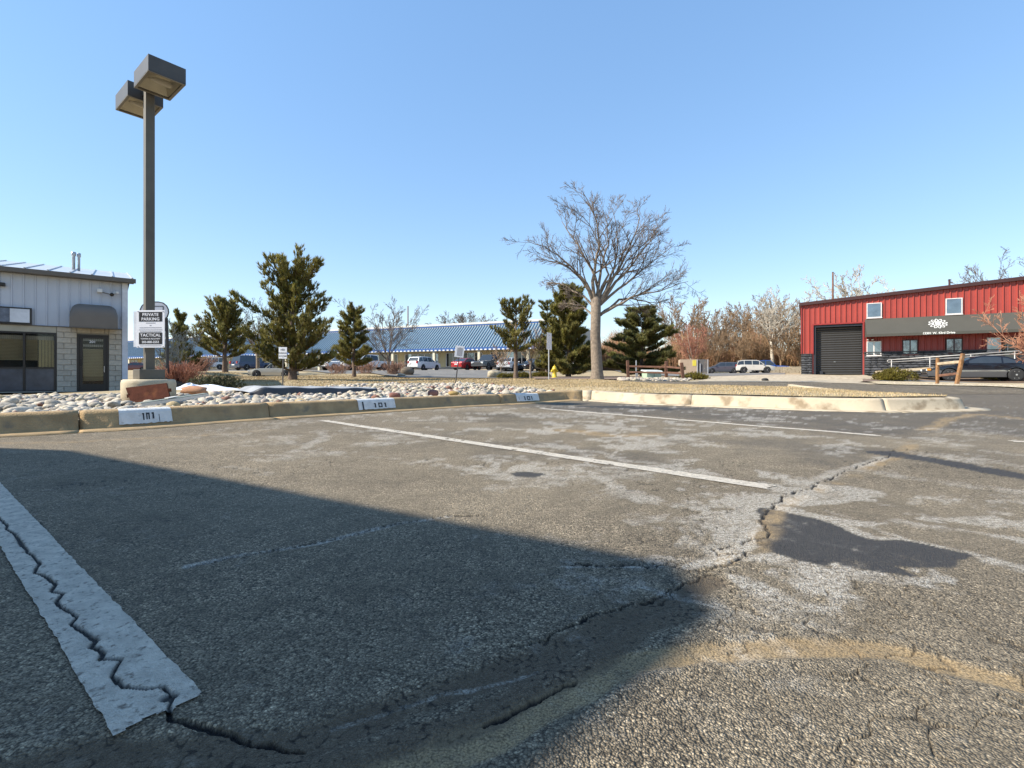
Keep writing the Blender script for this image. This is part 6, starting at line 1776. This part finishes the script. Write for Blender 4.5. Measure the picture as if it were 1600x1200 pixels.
# yaw: direction the nose points (0 = right in the photo, 90 = away from the camera)
def J_extra(t, mp, hw):
    MB().lathe([(.0, 0), (.36, 0), (.38, .05), (.38, .18), (.36, .22), (0, .22)], 20, Matrix.Rotation(R(-90), 3, 'Y'), (-2.05, 0, 1.0)).build('spare_wheel', M_tyre, t, smooth=True)
car('off_roader', 329, 578.3, 76, R(200), 'white boxy off-roader parked behind the round-topped pine', (.62, .62, .62), L=4.3, W=1.85, top=[(-2.1, .45), (-2.1, 1.12), (.75, 1.12), (1.0, 1.1), (2.0, 1.02), (2.12, .95), (2.12, .5)], gh=[(-2.08, 1.1), (-2.02, 1.82), (-1.9, 1.86), (.35, 1.84), (.45, 1.8), (.8, 1.1)], xf=1.45, xr=-1.4, r=.41, zc=.45, pillars=(-1.2, -.35), wt=.75, extra=J_extra, metal=0)
car('parked_car', 297, 579.5, 70, R(205), 'grey car half hidden behind pale leafless stems', (.22, .22, .23), **sedan())
car('parked_car', 210, 578, 80, R(200), 'dark red car glimpsed between grey building and lamp pole', (.12, .03, .03), **sedan())
car('sport_utility', 394, 579, 64, R(62), 'dark blue sport utility seen from behind under leafless tree', (.018, .03, .075), **{**suv(), 'L': 5.1, 'gh': [(-2.2, 1.08), (-2.05, 1.82), (-1.3, 1.92), (.2, 1.90), (.45, 1.84), (1.15, 1.04)]})
def conv(t, mp, hw):
    w_ = MB(); w_.add([(.55, -.62, .86), (.55, .62, .86), (.18, .55, 1.22), (.18, -.55, 1.22)], [(0, 1, 2, 3)]); w_.build('windscreen', M_cglass, t)
    fr_ = MB(); fr_.tube([(.56, -.64, .85), (.18, -.57, 1.24), (.18, .57, 1.24), (.56, .64, .85)], .025, 6); fr_.build('windscreen_frame', mp, t)
    for s in (1, -1): MB().box((-.45, s * .36, .92), (.16, .46, .42)).build('seat', M_plast, t, bevel=.05)
    MB().bx(-.75, .4, -hw + .16, hw - .16, .80, .875).build('cockpit', M_plast, t)
    MB().box((-1.0, 0, .9), (.5, 1.2, .12)).build('folded_top', M_plast, t, bevel=.05)
cb_ = base(428, 590, 46)
car('convertible', 428, 590, 46, R(192), 'small beige open convertible parked beside the biggest pine trunk', (.50, .46, .38), L=4.0, W=1.76, top=[(-2.0, .32), (-2.0, .62), (-1.85, .82), (-1.45, .9), (-.9, .86), (.4, .85), (1.0, .84), (1.55, .76), (1.9, .62), (2.0, .48), (2.0, .3)], gh=None, xf=1.25, xr=-1.2, r=.33, zc=.2, pillars=(-.5,), extra=conv)
car('pickup', 574, 579.5, 60, R(212), 'white pickup truck right of the leaning pine trunk', (.62, .62, .61), extra=bed, metal=0, **pickup())
car('pickup', 535, 579, 64, R(235), 'second white pickup truck left of the leaning pine trunk', (.60, .60, .60), extra=bed, metal=0, **pickup())
car('sport_utility', 663, 579.3, 62, R(62), 'white sport utility parked alone before the blue-roofed shops', (.64, .64, .63), metal=0, **suv())
car('sedan', 730, 578.8, 61, R(62), 'bright red sedan left of the dark grey pickup', (.36, .012, .016), **sedan())
car('pickup', 765, 578.8, 61, R(242), 'dark grey pickup facing the camera beside the red sedan', (.05, .055, .06), extra=bed, **pickup())
car('sedan', 795, 579.0, 57, R(75), 'white sedan behind the small open pine trunk', (.62, .62, .62), metal=0, **sedan())
car('sedan', 836, 579.5, 58, R(225), 'black sedan behind the golden juniper hedge', (.015, .015, .017), **sedan())
car('sport_utility', 858, 579, 62, R(62), 'black sport utility behind the grey sign post', (.012, .012, .014), **suv())
wag = sedan(); wag['gh'] = [(-2.2, .98), (-1.85, 1.42), (-1.2, 1.47), (.2, 1.45), (.4, 1.40), (1.2, .93)]; wag['pillars'] = (-1.2, -.3, .55)
car('station_wagon', 1128, 583.2, 66, R(170), 'dark blue station wagon beside the tan bin enclosure', (.085, .095, .115), **wag)
car('hatchback', 1163, 583, 68, R(-35), 'small white hatchback between the wagon and four-wheel drive', (.62, .62, .62), metal=0, **{**wag, 'L': 4.7})
car('four_wheel_drive', 1178, 582.8, 65, R(-15), 'white four-wheel drive with dark wheels nearest the red building', (.55, .52, .46), metal=0, **{**suv(), 'r': .40, 'zc': .36})
car('pickup', 1197, 581.5, 72, R(-20), 'bright blue pickup bed behind the white four-wheel drive', (.02, .07, .28), extra=bed, **pickup())
def coupe_x(t, mp, hw):
    for s in (1, -1):
        MB().box((2.16, s * hw * .86, .60), (.18, .12, .11), Matrix.Rotation(-s * .35, 3, 'Z')).build('indicator', M_amb, t, bevel=.015)
        MB().bx(-1.0, 1.02, s * hw * .985 - .012, s * hw * .985 + .012, .50, .53).build('side_moulding', M_chrome, t)
cpb = base(1528, 599.0, 26.5)
car('coupe', 1528, 599, 26.5, loc=cpb + Vector((0, 0, .13)), yaw=R(180 - 30.5 + 1), label='black two-door coupe with grey reflection coloured into its lower sides, right of the leaning post', paint=(.010, .011, .016), L=4.5, W=1.81, two=(.07, .07, .075),
    top=[(-2.25, .28), (-2.27, .62), (-2.2, .86), (-1.6, .92), (-1.0, .92), (.75, .88), (1.3, .82), (1.95, .70), (2.2, .58), (2.25, .42), (2.2, .25)],
    gh=[(-1.75, .91), (-.95, 1.24), (-.5, 1.31), (-.1, 1.32), (.2, 1.28), (1.05, .88)], xf=1.33, xr=-1.25, r=.315, zc=.19, pillars=(-.75,), spokes=10, extra=coupe_x, front_hl=(.58, .12), tail=(.72, .14), rough=.12, wt=.60)

# ================================================================ STREET FURNITURE AND SMALL THINGS
M_post = mat('steel_post', (.10, .09, .085), .6, .3)
M_postg = mat('galvanised_post', (.42, .43, .44), .5, .5)
def post_sign(px, pyb, d, pyt, sw, sh, lines, label, tilt=0.0, yaw=0.0, post=M_post, face=True, name='road_sign', pw=.045):
    b = base(px, pyb, d); hh = hgt(0, pyt, d, b)
    t = thing(name, label, 'sign', b, yaw)
    t.rotation_euler = (0, tilt, yaw)
    MB().bx(-pw / 2, pw / 2, 0, .03, -.3, hh - .02).build('post', post, t)
    pn = MB().bx(-sw / 2, sw / 2, -.012, -.004, hh - sh, hh).build('panel', M_sign, t, bevel=.004)
    for z in (hh - sh * .15, hh - sh * .85): MB().lathe([(.012, 0), (.012, .01), (0, .012)], 8, Matrix.Rotation(R(90), 3, 'X'), (0, -.012, z)).build('bolt', M_post, t)
    for s_, z, size in lines: text('lettering', s_, size, M_signb, t, (0, -.0135, hh - sh * z), (R(90), 0, 0), size * .02, .0005)
    return t
post_sign(441.5, 603, 20, 542.5, .33, .46, [('NO', .24, .11), ('PARKING', .52, .078), ('ANYTIME', .78, .075)], 'small white no parking sign on thin post before biggest pine', R(.6))
b = post_sign(712, 598.5, 20, 540, .36, .46, [], 'tilted white sign with grey print on leaning post near road', R(7), R(8))
hh = hgt(0, 540, 20, base(712, 598.5, 20))
ag = MB(); ag.bx(-.10, .12, -.0145, -.0125, hh - .40, hh - .08); ag.build('faded_print', M_signg, b)
post_sign(858, 594, 23, 520, .55, .78, [], 'tall grey sign seen edge-on on galvanised post', 0, R(62), M_postg, pw=.06)

# hydrant
b = base(866.5, 590.5, 30)
hy = thing('fire_hydrant', 'yellow fire hydrant left of the big grey trunk', 'fire hydrant', b, .3)
M_yel = mat('hydrant_yellow', (.58, .40, .02), .5, var=.1)
MB().lathe([(.19, 0), (.19, .05), (.13, .07), (.12, .48), (.16, .5), (.16, .54), (.13, .58), (.11, .66), (.06, .72), (0, .73)], 16).build('barrel', M_yel, hy, smooth=True)
MB().lathe([(.03, .72), (.03, .79), (0, .8)], 6).build('operating_nut', M_yel, hy)
for a in (0, 90, 180):
    MB().lathe([(.075, .1), (.075, .2), (.055, .22), (0, .22)], 10, Matrix.Rotation(R(a), 3, 'Z') @ Matrix.Rotation(R(90), 3, 'Y'), (0, 0, .42)).build('outlet_cap', M_yel, hy)

# split rail fence near the green box
M_wood = mat('weathered_wood', (.13, .062, .038), .9, var=.35, vs=6, bump=.6, bs=30)
M_woodp = mat('orange_weathered_wood', (.25, .125, .05), .85, var=.4, vs=5, bump=.6, bs=25, blotch=((.16, .12, .08), 4, .55))
fence = thing('split_rail_fence', 'brown two-rail wooden fence in front of the green utility box', 'fence')
ps = []
for px, pt_, pb_, d, ln in ((982, 563, 591.5, 30.5, -.06), (1041, 565, 592.5, 29.5, 0), (1068, 568, 594, 28, -.12)):
    q0 = base(px, pb_, d); q1 = Vector((q0.x + ln, q0.y, q0.z + (pb_ - pt_) / F * d)); ps.append((q0, q1))
    MB().bar(q0 - Vector((0, 0, .2)), q1, .17, .14).build('post', M_wood, fence, bevel=.02)
for (a0, a1), (c0, c1) in zip(ps[:-1], ps[1:]):
    for f_ in (.68, .36): MB().bar(a0.lerp(a1, f_), c0.lerp(c1, f_ - .02), .11, .07).build('rail', M_wood, fence, bevel=.015)
b = base(1018, 592, 31.5)
gbx = thing('utility_box', 'pale green utility transformer box behind the fence', 'utility box', b, R(8))
MB().bx(-.48, .48, -.4, .4, 0, .42).build('cabinet', mat('box_green', (.36, .46, .33), .5, var=.06), gbx, bevel=.02)
lid = MB(); lid.add([(-.55, -.46, .42), (.55, -.46, .42), (.55, .46, .5), (-.55, .46, .5), (-.5, -.4, .5), (.5, -.4, .5), (.5, .42, .56), (-.5, .42, .56)], [(0, 1, 5, 4), (1, 2, 6, 5), (2, 3, 7, 6), (3, 0, 4, 7), (4, 5, 6, 7), (3, 2, 1, 0)])
lid.build('lid', mat('lid_pale', (.56, .58, .54), .5), gbx)
MB().bx(-.01, .01, -.41, -.4, .05, .4).build('door_seam', M_plast, gbx)
b = base(994, 592, 31.8)
MBo = thing('conduit_post', 'thin steel conduit post between fence and spruce', 'post', b)
MB().tube([(0, 0, 0), (0, 0, 1.15)], .035, 8).build('pipe', M_postg, MBo); MB().box((.02, -.05, .25), (.14, .1, .28)).build('meter_box', M_postg, MBo)

# leaning old posts with a rail, right
of = thing('fence_remnant', 'two leaning weathered posts with a broken rail before the coupe', 'fence')
q = []
for px0, py0, px1, py1, d, w in ((1464.5, 598, 1465, 559, 24.0, .13), (1493, 600, 1504.5, 552.5, 23.0, .15)):
    a = P(px0, py0, d); c = P(px1, py1, d); a.z = gz1(a.x, a.y) - .2
    q.append((a, c)); MB().bar(a, c, w, w * .85).build('post', M_woodp, of, bevel=.03)
MB().bar(q[0][0].lerp(q[0][1], .80) + Vector((-.05, -.05, 0)), q[1][0].lerp(q[1][1], .78), .13, .08).build('rail', mat('pale_rail_wood', (.36, .28, .19), .9, var=.3, vs=6), of, bevel=.02)
MB().bar(q[0][0].lerp(q[0][1], .42) + Vector((.05, 0, 0)), q[1][0].lerp(q[1][1], .46), .12, .08).build('rail', M_wood, of, bevel=.02)

# bin enclosure
en = Fac(1063, 61, R(-14))
ez = gz1(*en.w(1.5))
bin_ = thing('bin_enclosure', 'tan walled bin enclosure with grey slatted gate and yellow notice', 'enclosure', (en.o.x, en.o.y, ez), R(-14))
x1 = en.s(1089.5); x2 = en.s(1106); hE = en.z(1075, 561.5) - ez
MB().bx(0, x1, 0, .2, -.3, hE).build('wall', mat('tan_stucco', (.40, .30, .21), .9, var=.08), bin_)
MB().bx(0, .2, .2, 3, -.3, hE).build('wall', bpy.data.materials['tan_stucco'], bin_)
x = x1 + .06; k = 0
while x < x2 - .1:
    MB().bx(x, x + .13, -.02, .02, .05, hE - .02).build('gate_slat', mat('gate_grey', (.12, .115, .11), .7) if k == 0 else bpy.data.materials['gate_grey'], bin_); x += .15; k += 1
MB().bx(x1 - .02, x2, .02, .06, hE - .25, hE - .15).build('gate_rail', M_post, bin_)
for x in (x1, en.s(1094.5, -.3), x2): MB().tube([(x, -.1, -.2), (x, -.1, hE * .98 if x != en.s(1094.5, -.3) else hE * .7)], .06, 8).build('gate_post', M_postg, bin_)
nx0 = en.s(1082); MB().bx(nx0, nx0 + .42, -.03, -.003, hE - .8, hE - .1).build('notice', mat('notice_yellow', (.62, .52, .06), .6), bin_)

# low pale retaining wall at the yard edge
rw = Fac(1193, 66, R(-8)); rz_ = gz1(*rw.w(2))
wl_ = thing('retaining_wall', 'low pale concrete wall beside the red building corner', 'wall', (rw.o.x, rw.o.y, rz_), R(-8))
for k in range(3):
    MB().bx(k * 2.4, k * 2.4 + 2.38, 0, .3, -.4, .85).build('wall_panel', M_concl, wl_, bevel=.02)
# utility poles
def upole(px, d, pyt, label, r=.14):
    b = base(px, 578, d); h = hgt(0, pyt, d, b); t = thing('utility_pole', label, 'utility pole', b)
    MB().tube([(0, 0, -.3), (0, 0, h * .5), (0, 0, h)], [r, r * .85, r * .65], 10).build('shaft', M_wood, t, smooth=True)
    MB().lathe([(r * .7, 0), (r * .75, .05), (0, .12)], 10, None, (0, 0, h)).build('cap', M_post, t)
upole(1301.3, 60, 426, 'plain brown pole rising behind the red roof')
upole(637.5, 88, 479, 'dark pole rising behind the blue roof')
# boulders
for px, py, d, s, col, lab, bx_ in ((772, 584.5, 36, (1.0, .7, .75), (.42, .35, .24), 'square pale boulder left of the small open pine', .8), (637, 585, 42, (1.1, .8, .85), (.16, .125, .09), 'dark boulder at the end of the rusty twig bushes', .3), (627, 587, 40, (.7, .5, .3), (.45, .38, .28), 'flat pale rock in front of the dark boulder', .4),
                            (1195, 594.5, 26, (.35, .25, .22), (.03, .03, .03), 'small black lump lying on the concrete driveway', .3)):
    b = base(px, py + 1, d); me = blob_mesh('boulder', int(px), .9, 2, .25, bx_); me.materials.append(mat('boulder_%d' % px, col, .9, var=.3, vs=3, bump=.6, bs=15))
    o = obj('boulder', me, None, 0, b + Vector((0, 0, s[2] * .3)), (.05, .08, .4)); o.scale = s; tag(o, lab, 'boulder')
# pale rubble on the right verge and by the fence
def rubble(name, poly, n, smin, smax, seed, label, dz=.03):
    rg = random.Random(seed); mb = MB(); pr_ = [blob_mesh('r', seed + k, .6, 1, .35) for k in range(4)]
    xs = [p[0] for p in poly]; ys = [p[1] for p in poly]; P_ = []
    while len(P_) < n:
        x, y = rg.uniform(min(xs), max(xs)), rg.uniform(min(ys), max(ys))
        if inpoly(np.array([x]), np.array([y]), poly)[0]: P_.append((x, y))
    zz = gz(np.array([p[0] for p in P_]), np.array([p[1] for p in P_]))
    for (x, y), z in zip(P_, zz):
        s = rg.uniform(smin, smax); me = rg.choice(pr_); a = rg.uniform(0, 6.28); v = rg.uniform(.6, 1.3); mb.cur = (v, v * rg.uniform(.92, 1), v * rg.uniform(.85, 1))
        Mx = Matrix.Translation((x, y, z + dz)) @ Matrix.Rotation(a, 4, 'Z') @ Matrix.Diagonal((s * 1.3, s, s, 1)); mb.add([Mx @ v_.co for v_ in me.vertices], [tuple(p.vertices) for p in me.polygons])
    o = mb.build(name, M_stonet, None, smooth=True, tint=True); tag(o, label, 'rubble', kind='stuff')
rubble('verge_rubble', [(14.3, 14.6), (15.6, 16.2), (15.9, 18.6), (15.7, 20.6), (17.6, 23.6), (24, 23.6), (24, 16.5)], 1800, .03, .09, 900, 'pale broken rubble along the street edge before the coupe', .02)
rubble('fence_rubble', [G(968, 595), G(1075, 596), (10.6, 29.5), (6.5, 30.5)], 500, .06, .22, 950, 'grey stones scattered along the foot of the fence')
